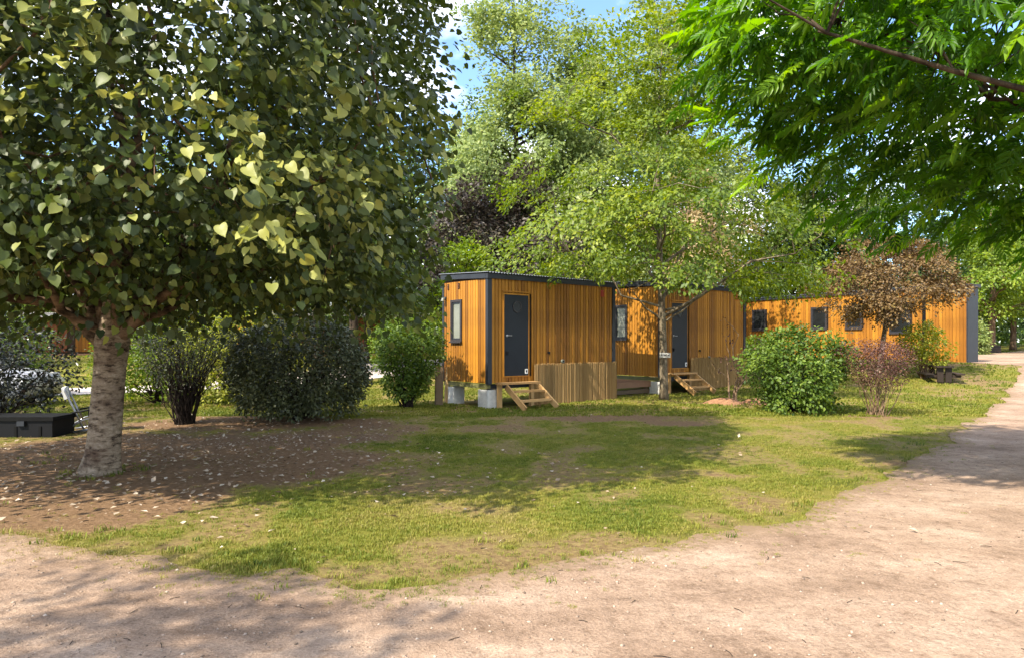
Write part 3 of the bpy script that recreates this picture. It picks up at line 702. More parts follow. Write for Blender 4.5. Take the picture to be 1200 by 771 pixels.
    q = cn_.build('canes', M['reed'], rr_); q['kind'] = 'stuff'; q.name = 'cane_layer'
    MB().box(1.43, L+.03, -.075, -.070, 0, 1.02).box(L+.030, L+.034, -.069, .42, 0, 1.02).build('backing_mat', M['reed'], rr_)
    # steps
    st = empty('wooden_steps', (origin[0], origin[1], ground), ANG, step_label, 'steps', 'wooden steps at the cabin doors')
    zt = .62-ground*.3
    for (ya, yb, u0, u1, z_) in ((-.36, -.06, .17, 1.40, zt), (-.60, -.38, .36, 1.32, zt-.19), (-.86, -.63, .36, 1.32, zt-.40)):
        MB().box(u0, u1, ya, yb, z_-.045, z_).build('tread', M['pine'], st)
    for uu in (.325, 1.355):
        MB().bar((uu, -.30, zt-.10), (uu, -1.02, .02), .045, .14).build('stringer', M['pine'], st)
    for uu in (.26, 1.30):
        MB().box(uu-.05, uu+.05, -.16, -.07, -.02, zt-.047).build('support_post', M['pine'], st)
    for i, (bu, bv, sx_, sz_, lab) in enumerate(blocks):
        p = Matrix.Rotation(ANG, 4, 'Z') @ Vector((bu, bv, 0)); gz = tzf(origin[0]+p.x, origin[1]+p.y)
        ck = MB().box(-sx_/2, sx_/2, -sx_/2, sx_/2, -.03, zb-.16-gz)
        o = ck.build('concrete_block', M['concrete'], None, loc=(origin[0]+p.x, origin[1]+p.y, gz), rot=(0, 0, ANG))
        md = o.modifiers.new('edge', 'BEVEL'); md.width = .012; md.segments = 2
        tag(o, lab, 'concrete block', 'concrete blocks carrying the cabins')
    jk = MB().tube([(.33, .12, -.02), (.33, .12, zb-.14)], .03, 8).tube([(.33, .12, -.02), (.33, .12, .02)], .09, 10); jk.build('support_jack', M['steel'], root)
    return root
O1 = (-.58, 16.3); O2 = (4.545, 20.5)
small_cabin(O1, 4.515, 1.94, .60, 3.27, 3.37, (.478, 1.268, .765, 2.78), (1.06, 1.56, 1.61, 2.69),
            'orange timber cabin, nearest, with porthole door and green beam under its short side', 'reed screen beside the steps of the nearest porthole cabin', 'wooden steps in front of the nearest cabin, by the grey blocks',
            [(.16, .17, .40, .43, 'grey concrete block under the front corner of the nearest cabin'), (.17, 1.66, .36, .43, 'grey concrete block under the rear corner of the nearest cabin, by the wooden posts')], 0.0)
small_cabin(O2, 4.63, 2.2, .55, 3.44, 3.54, (.52, 1.31, .80, 2.82), (1.30, 1.83, 1.68, 2.80),
            'orange timber cabin behind the tree with the white plate, its porthole door half hidden', 'reed screen behind the bare sapling', 'wooden steps right of the trunk with the white plate',
            [(.16, .17, .44, .43, 'grey concrete block left of the trunk with the white plate')], .06)

# deck between the two cabins
dk = empty('deck', (O1[0], O1[1], 0), ANG, 'low brown wooden deck between the two porthole cabins', 'deck')
rr = random.Random(3)
for i in range(12):
    MB().box(0, 2.0, 0, .135, -.028, 0).build('deck_board', M['deck'], dk, loc=(4.59, .36+i*.145, .42+rr.uniform(-.002, .002)))
MB().box(4.58, 6.60, .315, .355, .24, .405).build('fascia_board', M['deck'], dk)
MB().box(4.58, 6.60, .36, .40, .05, .17).build('rail_board', M['post'], dk)
for uu in (4.66, 6.5): MB().box(uu-.05, uu+.05, .40, .50, -.02, .39).build('deck_leg', M['post'], dk)

# long cabin on the right
A3 = math.atan2(-.869, .495); L3 = 11.05; O3 = (12.63, 36.2)
c3 = empty('cabin', (O3[0], O3[1], 0), A3, 'long orange timber cabin behind the brown leaved tree, dark end panel', 'cabin')
zb, zf = .86, 3.9; LB = 9.30
MB().box(.03, LB-.03, .03, 2.4, zb, zf-.06).build('wall', M['backing'], c3)
MB().box(LB+.14, L3-.03, .03, .68, zb-.10, zf-.06).build('wing_wall', M['backing'], c3)
wins = [(.46, 1.35, 2.21, 3.31), (4.01, 4.89, 2.2, 3.29), (5.82, 6.66, 2.2, 3.26)]
clad(c3, (.05, 0), (1, 0), 0, LB-.06, zb, zf-.12, wins+[(7.9, 8.82, 1.98, 3.3)], M['cedar_far'], .135, .008, seed=8)
clad(c3, (LB+.14, -.004), (1, 0), 0, L3-LB-.17, zb-.12, zf-.12, [], M['cedar_far'], .135, .008, seed=9)
for w_ in wins: window(c3, (0, 0), (1, 0), 0, w_[0], w_[1], w_[2], w_[3], M['darkglass'], .085)
window(c3, (0, 0), (1, 0), 0, 7.9, 8.82, 1.98, 3.3, M['darkglass'], .05)
MB().box(LB+.005, LB+.135, -.01, .04, zb, zf-.125).build('recess_door', M['black'], c3)
MB().box(L3-.03, L3+.03, -.05, .72, zb-.13, zf-.122).build('end_panel', M['trim'], c3)
MB().box(-.05, .045, -.04, .05, zb-.02, zf-.122).build('corner_post', M['trim'], c3)
MB().box(-.06, L3+.10, -.09, .02, zf-.12, zf+.01).build('fascia', M['trim'], c3)
MB().box(LB-.6, L3+.10, .022, .8, zf-.12, zf+.005).build('canopy', M['trim'], c3)
roof_sheet(c3, -.1, LB, -.12, 2.5, zf+.03, zf+.12)
MB().box(LB+.1, L3+.3, -.45, .9, .62, .76).build('footing', M['concrete'], c3)
lb = MB().box(L3-.36, L3-.14, -.06, -.023, zf-.42, zf-.18).build('outside_light', M['black'], c3)
MB().box(L3-.31, L3-.19, -.07, -.061, zf-.38, zf-.24).build('lens', M['pvc'], lb)
MB().box(.0, LB, .0, .1, zb-.16, zb-.01).build('floor_beam', M['trim'], c3)

# far cabins on the left, behind the trees
def far_cabin(o_, L, Wd, zt, parts, label, zb=None):
    gz = tzf(*o_) if zb is None else zb
    r_ = empty('cabin', (o_[0], o_[1], gz), ANG, label, 'cabin', 'cabins behind the left hand trees')
    MB().box(.03, L, .03, Wd, .15, zt-.1).build('wall', M['backing'], r_)
    for (u0, u1, mm, pit) in parts:
        clad(r_, (u0, 0), (1, 0), 0, u1-u0, .3, zt-.3, [], mm, pit, .012, seed=4)
    clad(r_, (0, Wd-.05), (0, -1), -PI/2, Wd-.1, .3, zt-.3, [], M['cedar'], .135, .01, joined=True, seed=4)
    MB().box(-.25, L+.25, -.5, .02, zt-.24, zt-.02).build('fascia', M['paleroof'], r_)
    roof_sheet(r_, -.3, L+.3, -.5, Wd+.3, zt+.02, zt+.1, 'roof', M['paleroof'])
    MB().box(0, L, -.9, -.0, .05, .2).build('terrace', M['deck'], r_)
    return r_
far_cabin((-30.2, 35.5), 9.0, 3.0, 2.5, [(.1, 5.55, M['cedar_red'], .16), (5.95, 8.9, M['cedar'], .16)], 'timber cabin seen left of the pale banded trunk')
far_cabin((-12.6, 32.6), 10.2, 2.6, 2.4, [(.1, 4.6, M['cedar_red'], .16), (5.0, 10.1, M['cedar_red'], .16)], 'low timber cabin with pale roof edge behind the round dark shrub')

# ------------------------------------------------------------------ small things
def simple(name, mb, m, loc, rot, label, cat, group=None):
    o = mb.build(name, m, None, loc=loc, rot=rot); return tag(o, label, cat, group)
p = (XA(514, 16.9), 16.9); po = simple('wooden_post', MB().box(-.095, .095, -.07, .07, -.05, 1.02), M['post'], (p[0], p[1], 0), (0, .02, .3), 'dark weathered square post right of the clipped green shrub', 'post', 'posts by the cabin')
md = po.modifiers.new('edge', 'BEVEL'); md.width = .01
p = (XA(523.5, 17.7), 17.7); po = simple('wooden_post', MB().tube([(0, 0, -.05), (.02, 0, .4), (.05, 0, .95)], [.075, .07, .065], 10), M['palepost'], (p[0], p[1], 0), (0, 0, 0), 'pale round leaning post against the nearest cabin', 'post', 'posts by the cabin')
# plate on the trunk is added with its tree below
# long black lidded box
bx_ = empty('storage_box', (-8.75, 11.55, 0), .03, 'long black lidded box on the grass under the dark bush', 'box')
MB().box(-1.0, 1.0, -.3, .3, -.02, .28).build('box_body', M['black'], bx_)
MB().box(-1.03, 1.03, -.33, .33, .283, .35).build('lid', M['rubber'], bx_)
for uu in (-.5, .5): MB().box(uu-.06, uu+.06, -.345, -.302, .20, .28).build('latch', M['trim'], bx_)
for uu in (-.8, -.4, 0, .4, .8): MB().box(uu-.02, uu+.02, -.312, -.301, .02, .19).build('side_rib', M['rubber'], bx_)
# folding camp chair
fc = empty('folding_chair', (-7.85, 12.1, 0), .5, 'pale framed folding camp chair with a black seat beside the box', 'chair')
for yy in (-.27, .27):
    MB().tube([(.12, yy, .05), (-.02, yy, .40), (-.16, yy, .74), (-.18, yy, .80)], .018, 8).build('back_tube', M['bluegrey'], fc, True)
    MB().tube([(-.22, yy, .02), (.1, yy, .22), (.42, yy, .30)], .014, 8).build('leg', M['bluegrey'], fc, True)
    MB().tube([(-.05, yy, .02), (.25, yy, .06), (.58, yy, .04)], .018, 8).build('floor_rail', M['bluegrey'], fc, True)
    MB().tube([(-.06, yy*1.1, .36), (.2, yy*1.1, .40), (.5, yy*1.1, .42)], .016, 8).build('armrest', M['black'], fc, True)
hp = MB().bar((-.155, 0, .60), (-.20, 0, .80), .5, .05); hp.build('headrest', M['white'], fc)
MB().box(.18, .62, -.26, .26, .28, .42).build('seat_cushion', M['black'], fc)
MB().box(.19, .63, -.25, .25, .421, .455).build('seat_pad', M['trim'], fc)
# white car behind the dark bush
car = empty('parked_car', (-13.9, 16.9, 0), PI, 'pale car parked behind the dark bush at the left edge', 'car')
def loft(sections, name, m, parent, smooth=True):
    b_ = MB(); n_ = len(sections[0][1]); vs = []; fs = []
    for x_, ring in sections: vs += [(x_, y_, z_) for (y_, z_) in ring]
    for i in range(len(sections)-1):
        for j in range(n_):
            a_ = i*n_+j; c_ = i*n_+(j+1) % n_; fs.append((a_, a_+n_, c_+n_, c_))
    fs += [tuple(range(n_)), tuple(reversed(range((len(sections)-1)*n_, len(sections)*n_)))]
    b_.add(vs, fs, .5); return b_.build(name, m, parent, smooth)
def ring(w, z0, z1): return [(-w, z0+.08), (-w*.97, z1-.12), (-w*.86, z1), (w*.86, z1), (w*.97, z1-.12), (w, z0+.08), (w*.9, z0), (-w*.9, z0)]
loft([(-2.1, ring(.72, .38, .70)), (-2.0, ring(.82, .25, .82)), (-1.2, ring(.87, .2, .93)), (-.6, ring(.88, .2, .98)), (1.2, ring(.88, .2, 1.0)), (1.9, ring(.84, .25, .96)), (2.08, ring(.74, .36, .84))], 'body', M['carpaint'], car)
loft([(-1.05, ring(.74, .9, .98)), (-.35, ring(.68, .92, 1.40)), (.3, ring(.68, .92, 1.46)), (1.2, ring(.67, .92, 1.42)), (1.85, ring(.72, .9, 1.0))], 'window_band', M['darkglass'], car)
loft([(-.38, ring(.62, 1.37, 1.44)), (.3, ring(.64, 1.43, 1.49)), (1.25, ring(.62, 1.39, 1.45))], 'car_roof', M['carpaint'], car)
for xx in (-1.3, 1.3):
    for yy in (-.82, .82):
        w_ = MB().disc((xx, yy, .31), .31, (0, 1, 0), .2, 20).build('wheel', M['rubber'], car)
        MB().disc((xx, yy+math.copysign(.103, yy), .31), .18, (0, 1, 0), .012, 14).build('rim', M['steel'], w_)
for yy in (-.6, .6):
    MB().box(2.0, 2.1, yy-.16, yy+.16, .68, .8).build('tail_light', M['red'], car)
    MB().box(-2.12, -2.04, yy-.16, yy+.16, .58, .68).build('headlight', M['white'], car)
for xx in (-.05, .85): MB().box(xx-.03, xx+.03, -.72, -.66, .96, 1.42).build('pillar', M['carpaint'], car)
# picnic table end near the yellow shrub
px_, py_ = XA(1101, 22.8), 22.8; pt = empty('picnic_table', (px_, py_, tzf(px_, py_)), -.35, 'dark wooden picnic table standing right of the yellow shrub', 'picnic table')
for k in range(3): MB().box(-.24+k*.165, -.24+k*.165+.155, -.75, .75, .46, .51).build('table_board', M['oldwood'], pt)
MB().box(.32, .56, -.75, .75, .22, .27).build('seat_board', M['oldwood'], pt)
MB().box(-.56, -.32, -.75, .75, .22, .27).build('seat_board', M['oldwood'], pt)
for yy in (-.62, .55):
    MB().box(-.20, -.02, yy, yy+.08, -.02, .459).build('leg', M['oldwood'], pt)
    MB().box(.04, .22, yy, yy+.08, -.02, .459).build('leg', M['oldwood'], pt)
    MB().box(-.5, .5, yy+.083, yy+.133, .13, .218).build('cross_beam', M['oldwood'], pt)
# planter box far right
bx0, by0 = XA(1158.5, 40), 40.0
pbx = empty('planter_box', (bx0, by0, tzf(bx0, by0)), .1, 'dark wooden planter box at the foot of a pink trunk across the path', 'planter')
for k in range(3): 
    for yy in (-.42, .42): MB().box(-.42, .42, yy-.025, yy+.025, k*.15, k*.15+.14).build('side_board', M['oldwood'], pbx)
    for xx in (-.445, .445): MB().box(xx-.024, xx+.024, -.39, .39, k*.15, k*.15+.14).build('side_board', M['oldwood'], pbx)
MB().box(-.41, .41, -.39, .39, 0, .37).build('soil', M['soilmound'], pbx)
# old grey stump
sx0, sy0 = 8.95, 24.2
st_ = MB().tube([(0, 0, -.1), (.02, 0, .15), (-.03, 0, .6), (.04, .02, 1.1), (.02, 0, 1.42)], [.30, .21, .17, .16, .13], 12)
simple('tree_stump', st_, M['bark_grey'], (sx0, sy0, tzf(sx0, sy0)), (0, 0, 0), 'tall grey stump between the cabin corner and the green shrub', 'stump')
# dirt mounds under the sapling
def mound(x, y, rx, ry, h):
    V_ = []; F_ = []; n_ = 28; k_ = 9
    for i in range(k_):
        f = i/(k_-1)
        for j in range(n_):
            a_ = 2*PI*j/n_; r_ = f*(1+.18*math.sin(3*a_+x)+.1*math.sin(7*a_))
            xx = x+rx*r_*math.cos(a_); yy = y+ry*r_*math.sin(a_)
            V_.append((xx, yy, tzf(xx, yy)-.01+h*(1-f*f)**1.5*(.8+.4*float(fbm(xx*6, yy*6, 2, 3)))))
    for i in range(k_-1):
        for j in range(n_): a_ = i*n_+j; b2 = i*n_+(j+1) % n_; F_.append((a_, a_+n_, b2+n_, b2))
    q = MB(); q.add(V_, F_, .5); o_ = q.build('dirt_mound', M['soilmound'], None, True); o_['kind'] = 'structure'
mound(XA(850, 17.5), 17.5, .55, .4, .16); mound(XA(886, 17.4), 17.4, .42, .35, .17)

# ------------------------------------------------------------------ the big tree on the left
def hero_pick(pos, s, k=300, ymin=1.5):
    Y = pos[:, 1]; ok = Y > ymin
    X = CX+FPX*pos[:, 0]/np.maximum(Y, .1); Z = HY-FPX*(pos[:, 2]-EYE)/np.maximum(Y, .1)
    vis = ok & (X > -5) & (X < 1205) & (Z > -5) & (Z < 776)
    size = np.where(vis, s/np.maximum(Y, .1), -1)
    idx = np.argsort(-size)[:k]; mk = np.zeros(len(pos), bool); mk[idx] = True
    return mk
rng = np.random.default_rng(11)
TX, TY = -5.03, 8.2
lt = empty('linden_tree', (TX, TY, 0), 0, 'large tree with pale banded trunk and big heart shaped leaves, at the left', 'tree')
tb = MB()
tb.tube([(-.02, 0, -.06), (0, 0, .02), (.01, 0, .1), (.02, 0, .18), (.03, 0, .28), (.04, 0, .42), (.07, 0, .8), (.11, 0, 1.3), (.14, 0, 1.62), (.16, 0, 1.85), (.17, 0, 2.3), (.17, .02, 2.9)], [.225, .212, .203, .197, .191, .186, .178, .176, .195, .15, .10, .06], 30)
trk = tb.build('trunk', M['bark_pale'], lt, True)
for v_ in trk.data.vertices:
    if v_.co.z < .5:
        a_ = math.atan2(v_.co.y, v_.co.x); f_ = (1-max(0, v_.co.z)/.5)**2; q_ = 1+f_*(.10+.12*math.cos(5*a_+.6)+.06*math.cos(9*a_)); v_.co.x *= q_; v_.co.y *= q_
fork = np.array([.14, 0, 1.62]); ends = [(-3.6, -.9, 3.1), (-2.6, .6, 4.6), (-1.2, -1.0, 5.2), (-.35, .5, 8.2), (.9, -.7, 5.6), (2.4, .7, 4.9), (3.4, -.8, 3.45), (1.6, 2.6, 4.2), (-1.4, 2.8, 4.4), (.7, -2.7, 3.7), (-1.0, -2.5, 4.0), (3.0, 1.8, 3.2), (-3.6, 1.6, 3.1)]
nodes = []
for i, e in enumerate(ends):
    e = np.array(e); P = limb_path(fork+np.array([.06*np.sign(e[0]), 0, -.12+.02*i]), e, .06, 7, rng); r0 = .078 if i < 7 else .055
    q = MB(); q.tube(P, [r0*(1-.86*k/6) for k in range(7)], 10, False); q.build('limb', M['bark_limb'], lt, True); nodes += P[2:]
    for j in range(5):
        k = rng.integers(2, 7); a0 = P[min(k, 6)]; d_ = rng.normal(0, 1, 3); d_[2] = abs(d_[2])*.5; b2 = a0+d_/np.linalg.norm(d_)*rng.uniform(.8, 1.9)
        pp = limb_path(a0, b2, .05, 4, rng); nodes += pp[1:]
        tb2 = tb if False else None
        q2 = MB(); q2.tube(pp, [r0*.32, r0*.24, r0*.16, r0*.06], 5, False)
        o_ = q2.build('branch', M['bark_brown'], lt, True)
C, u = sample_crown(rng, 8000, 4.8, 2.15, 10.2, 'dome', .42, .16, .9)
low = C[:, 2] < 2.9
C[low, 2] += .25*rng.uniform(0, 1, low.sum())
C[:, 0] += .05
# keep leaves away from the lens and thin the underside near the trunk so the limbs show
C = C[~((np.hypot(C[:, 0], C[:, 1]) < 1.1) & (C[:, 2] < 2.3))]
C = C[((C[:, 1]+TY) > 4.3) & (C[:, 0] < 4.05+.5*(vnoise(C[:, 1]*1.5, C[:, 2]*1.5, 3)-.5)-.06*np.clip(C[:, 2]-5, 0, 9))]
nd = np.array(nodes); tw = MB()
for c in C[rng.permutation(len(C))[:260]]:
    q = nd[np.argmin(np.linalg.norm(nd-c, axis=1))]; tw.tube(limb_path(q, c, .04, 4, rng), [.014, .011, .008, .004], 4, False)
o_ = tw.build('twigs', M['bark_brown'], lt, True); o_['kind'] = 'stuff'; o_.name = 'twig_mass'
C = C[(vnoise(C[:, 0]*1.15+C[:, 2]*.4, C[:, 1]*1.15-C[:, 2]*1.1, 41) > .25)]
low_ = np.stack([rng.uniform(-4.2, 3.9, 420), rng.uniform(-3.2, 3.6, 420), rng.uniform(1.98, 2.8, 420)], 1); low_ = low_[(np.hypot(low_[:, 0]/4.2, low_[:, 1]/3.8) < 1) & (np.hypot(low_[:, 0], low_[:, 1]) > .32)]; low_[:, 2] += .35*(low_[:, 1] < -1.2); C = np.concatenate([C, low_])
SUNLIT_TIP = []  # branch tips in sun: extra sprays with the sunlight put into their leaf tint
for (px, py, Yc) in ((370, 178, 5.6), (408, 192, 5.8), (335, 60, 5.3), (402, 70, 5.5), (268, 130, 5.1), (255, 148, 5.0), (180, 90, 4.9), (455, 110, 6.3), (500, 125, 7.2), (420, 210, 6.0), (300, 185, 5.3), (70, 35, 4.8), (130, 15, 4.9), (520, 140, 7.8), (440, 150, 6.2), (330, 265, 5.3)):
    SUNLIT_TIP.append(((px-CX)/FPX*Yc-TX, Yc-TY, EYE+(HY-py)/FPX*Yc))
SUNLIT_TIP = np.repeat(np.array(SUNLIT_TIP), 2, 0); SUNLIT_TIP = SUNLIT_TIP+rng.normal(0, 1, SUNLIT_TIP.shape)*np.array([.16, .2, .06]); C = np.concatenate([C, SUNLIT_TIP])
outv = unit(C-np.array([0, 0, 4.6])); nrm = unit(outv*.45+np.array([0, 0, .9])+rng.normal(0, .28, C.shape))
br = np.where(rng.uniform(0, 1, len(C)) < .05, .60, 0)*np.clip(np.linalg.norm(C/np.array([4.6, 4.2, 9]), axis=1)*1.2-.2, 0, 1)  # some outer sprays paler: young leaves, plus sunlit brightness painted into the tint
br[-len(SUNLIT_TIP):] = .46
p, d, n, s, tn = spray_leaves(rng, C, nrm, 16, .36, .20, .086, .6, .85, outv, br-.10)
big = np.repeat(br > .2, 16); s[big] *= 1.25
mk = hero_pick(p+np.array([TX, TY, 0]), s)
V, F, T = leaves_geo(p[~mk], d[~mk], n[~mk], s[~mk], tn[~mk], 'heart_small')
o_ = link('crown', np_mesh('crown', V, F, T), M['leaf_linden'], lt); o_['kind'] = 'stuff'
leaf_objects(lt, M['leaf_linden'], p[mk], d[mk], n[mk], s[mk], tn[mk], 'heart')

# ------------------------------------------------------------------ the ash like tree that overhangs from the right
rng = np.random.default_rng(23)
RX, RY = 9.3, 6.2
rt = empty('ash_tree', (RX, RY, 0), 0, 'tree with long drooping green leaflets hanging in over the path at top right', 'tree')
MB().tube([(0, 0, -.1), (0, 0, .2), (.02, 0, 1.2), (-.05, 0, 2.4), (-.1, .05, 4.2), (-.2, .1, 6.2), (-.25, .1, 8)], [.36, .27, .22, .20, .15, .09, .03], 14).build('trunk', M['bark_dark'], rt, True)
ends = [(-6.1, .35, 4.75), (-5.2, .9, 5.6), (-5.6, -.4, 4.1), (-4.8, 1.4, 4.2), (-4.2, -1.0, 3.9), (-3.5, .3, 6.6), (-2.0, 2.2, 6.2), (1.5, 1.5, 6), (1.2, -2, 5.6), (-1.5, -2.4, 5.0), (3, 0, 4.4)]
nodes = []
q = MB(); P = [np.array(v_) for v_ in ((0, 0, 2.2), (-1.5, -.6, 2.65), (-3.4, -1.2, 2.95), (-4.9, -1.3, 3.28), (-6.0, -1.2, 3.62), (-6.9, -1.1, 3.95), (-7.5, -1.3, 4.15))]
q.tube(P, [.08, .055, .036, .026, .02, .013, .005], 8, False); q.build('limb', M['bark_dark'], rt, True); nodes += P[3:]
for i, e in enumerate(ends):
    e = np.array(e); st0 = np.array([-.05, .02, 2.3+.16*i]); P = limb_path(st0, e, .03, 8, rng); r0 = .07 if i < 6 else .09
    q = MB(); q.tube(P, [r0*(1-.88*k/7) for k in range(8)], 8, False); q.build('limb', M['bark_dark'], rt, True); nodes += P[2:]
    for j in range(6):
        a0 = P[rng.integers(2, 8)]; d_ = rng.normal(0, 1, 3)+np.array([-.8, 0, 0]); d_[2] *= .5; b2 = a0+d_/np.linalg.norm(d_)*rng.uniform(.7, 1.6)
        pp = limb_path(a0, b2, .05, 4, rng); nodes += pp[1:]
        q2 = MB(); q2.tube(pp, [r0*.34, r0*.26, r0*.17, r0*.06], 5, False); q2.build('branch', M['bark_dark'], rt, True)
# sprays fill a broad cap, lower edge falling towards the trunk
k = 1800; cx = rng.uniform(-7.4, 3.2, k); cy = rng.uniform(-3.2, 3.4, k); u = rng.uniform(0, 1, k)
rad2 = ((cx+1.9)/5.4)**2+(cy/3.3)**2; top_ = 4.5+3.4*np.sqrt(np.clip(1-rad2, 0, 1)); bot = np.where(cx < -1.5, 2.95+.34*np.clip(-cx-3.9, 0, 9)**1.15, 2.95)+.5*vnoise(cx*1.2, cy*1.2, 5)
C = np.stack([cx, cy, bot+(top_-bot)*u**1.25], 1); C = C[(rad2 < 1) & (top_ > bot+.1) & (vnoise(cx*1.1+u*3, cy*1.1+u*2, 8) > .27) & ((cy > -1.7) | (cx > -1.0))]
nd = np.array(nodes); tw = MB()
for c in C[rng.permutation(len(C))[:240]]:
    q = nd[np.argmin(np.linalg.norm(nd-c, axis=1))]; tw.tube(limb_path(q, c, .03, 4, rng), [.012, .009, .007, .003], 4, False)
o_ = tw.build('twig_mass', M['bark_dark'], rt, True); o_['kind'] = 'stuff'
outv = unit(C*np.array([1, 1, 0])+np.array([0, 0, .01]))*np.array([1, 1, 1]); outv[:, 0] -= .5; outv = unit(outv)
nrm = unit(np.array([0, 0, 1.])+outv*.35+rng.normal(0, .22, C.shape))
p, d, n, s, tn = spray_leaves(rng, C, nrm, 8, .38, .22, .33, .45, .42, outv*1.2, np.where(rng.uniform(0, 1, len(C)) < .12, .28, -.03))
mk = hero_pick(p+np.array([RX, RY, 0]), s)
V, F, T = leaves_geo(p[~mk], d[~mk], n[~mk], s[~mk], tn[~mk], 'frond')
o_ = link('crown', np_mesh('crown', V, F, T), M['leaf_ash'], rt); o_['kind'] = 'stuff'
leaf_objects(rt, M['leaf_ash'], p[mk], d[mk], n[mk], s[mk], tn[mk], 'frond')

# ------------------------------------------------------------------ the maple like tree in front of the second cabin
MX, MY = XA(778, 18.7), 18.7
mt = make_tree('maple_tree', MX, MY, 11.8, 4.65, 3.1, 'umbrella', M['leaf_maple'], M['bark_grey'], .12, 450, 88, .11, 'lime green tree with grey trunk and white plate in front of a cabin', seed=9,
               sR=.50, flat=.12, droop=.15, clump=(6, 1.25, .28), tilt=.35, limbs=16, off=.15, lean=(-.15, 0), shell=.55, lump=.22, twigs=150, extra=[(2.2, (-1.3, -.5, 3.3)), (2.15, (1.2, -.6, 3.3)), (2.6, (-2.6, .4, 4.2)), (2.5, (2.8, -.2, 4.0)), (2.9, (-.8, -1.4, 4.4)), (3.2, (1.5, 1.0, 5.6))])
tmz = 1.25
pl = MB().box(-.15, .15, -.012, 0, -.065, .065).build('number_plate', M['offwhite'], None, loc=(MX+.0, MY-.142, tmz), rot=(0, .05, .05)); tag(pl, 'small weathered white plate fixed to a grey tree trunk', 'sign')
mkb = MB()
for (x_, w_, h_) in ((-.11, .03, .05), (-.06, .012, .06), (-.02, .03, .05), (.03, .012, .06), (.07, .03, .045), (.11, .012, .06)): mkb.box(x_, x_+w_, -.016, -.0125, -h_/2, h_/2)
mkb.build('plate_lettering', M['frame'], pl)

# ------------------------------------------------------------------ shrubs and small trees
make_shrub('twiggy_shrub', XA(216, 13.2), 13.2, 2.08, 1.3, .85, 'vase', M['leaf_olive_dark'], M['twig_dark'], .05, 420, 13, 'dark twiggy shrub fanning out like a V, next to the pale trunk', 31, .15, 60, .012, .4, .12, flat=.5, spread=.8, base_r=.2, stem_n=2, upto=1.0)
make_shrub('round_shrub', XA(350, 13.9), 13.9, 2.10, 1.40, .22, 'dome', M['leaf_glossy'], M['twig_dark'], .075, 1500, 16, 'dense dark glossy shrub clipped round, left of the clipped green one', 32, .17, 30, .03, .16, .05, sy=.85, flat=.3, base_r=.15)
make_shrub('clipped_shrub', XA(477, 16.4), 16.4, 2.12, 1.0, .35, 'vase', M['leaf_shrub'], M['twig_dark'], .085, 560, 16, 'green clipped shrub between the dark round shrub and the square post', 33, .18, 24, .022, .25, .16, flat=.4, base_r=.14)
make_shrub('dark_bush', -9.75, 12.6, 2.05, 1.3, .35, 'dome', M['leaf_black'], M['twig_dark'], .085, 300, 13, 'black leaved open bush in front of the pale car', 34, .2, 24, .02, .45, .2, sy=.8)
make_shrub('leafy_bush', -14.9, 19.6, 2.5, 1.2, .3, 'dome', M['leaf_mid'], M['twig_dark'], .10, 420, 16, 'mid green bush above the pale car at the left edge', 35, .22, 20, .02, .35, .18)
make_shrub('bright_bush', XA(185, 17.6), 17.6, 2.35, 1.5, .25, 'dome', M['leaf_bright'], M['twig_dark'], .10, 460, 16, 'bright green bush behind the twiggy V shaped shrub', 36, .22, 20, .02, .35, .18)
make_shrub('golden_bush', XA(285, 17.4), 17.4, 2.5, 1.55, .25, 'dome', M['leaf_yellow'], M['twig_dark'], .09, 520, 16, 'yellow green bush rising behind the round dark shrub', 37, .22, 20, .02, .35, .18)
make_shrub('green_shrub', XA(934, 15.4), 15.4, 1.93, 1.05, .15, 'dome', M['leaf_shrub'], M['twig_dark'], .09, 640, 17, 'broad green shrub with a dark base, left of the plum coloured one', 38, .18, 26, .02, .30, .32, flat=.4)
make_shrub('plum_shrub', XA(1027, 14.7), 14.7, 1.62, .98, .70, 'vase', M['leaf_plum'], M['twig_tan'], .045, 420, 16, 'thin plum coloured shrub on many bare tan stems', 39, .14, 34, .011, .4, .2, flat=.45, base_r=.24, stem_n=1, upto=.95, spread=.9)
make_shrub('yellow_shrub', XA(1083, 23.2), 23.2, 1.95, .78, .5, 'dome', M['leaf_yellow'], M['twig_tan'], .10, 230, 14, 'small yellow shrub in front of the long cabin beside the picnic table', 40, .16, 20, .016, .4, .2)
make_shrub('corner_shrub', 9.7, 26.0, 1.25, .95, .1, 'dome', M['leaf_bright'], M['twig_dark'], .11, 200, 14, 'bright green shrub growing behind the grey stump', 41, .2, 12, .02, .35, .2)
make_shrub('pale_shrub', XA(1146, 37), 37.0, 1.9, .5, .1, 'dome', M['leaf_poplar'], M['twig_tan'], .15, 160, 14, 'pale whitish shrub just right of the dark cabin end', 42, .2, 10, .02, .35, .2)
make_tree('brown_tree', XA(1030, 23.6), 23.6, 4.9, 2.2, 2.1, 'round', M['leaf_brown'], M['bark_grey'], .105, 260, 75, .10, 'small tree with browning leaves in front of the long cabin', seed=6, sR=.42, flat=.22, limbs=12, lean=(.5, 0), shell=.5, lump=.3, twigs=70, top=5.0, clump=(3, .7, .4))
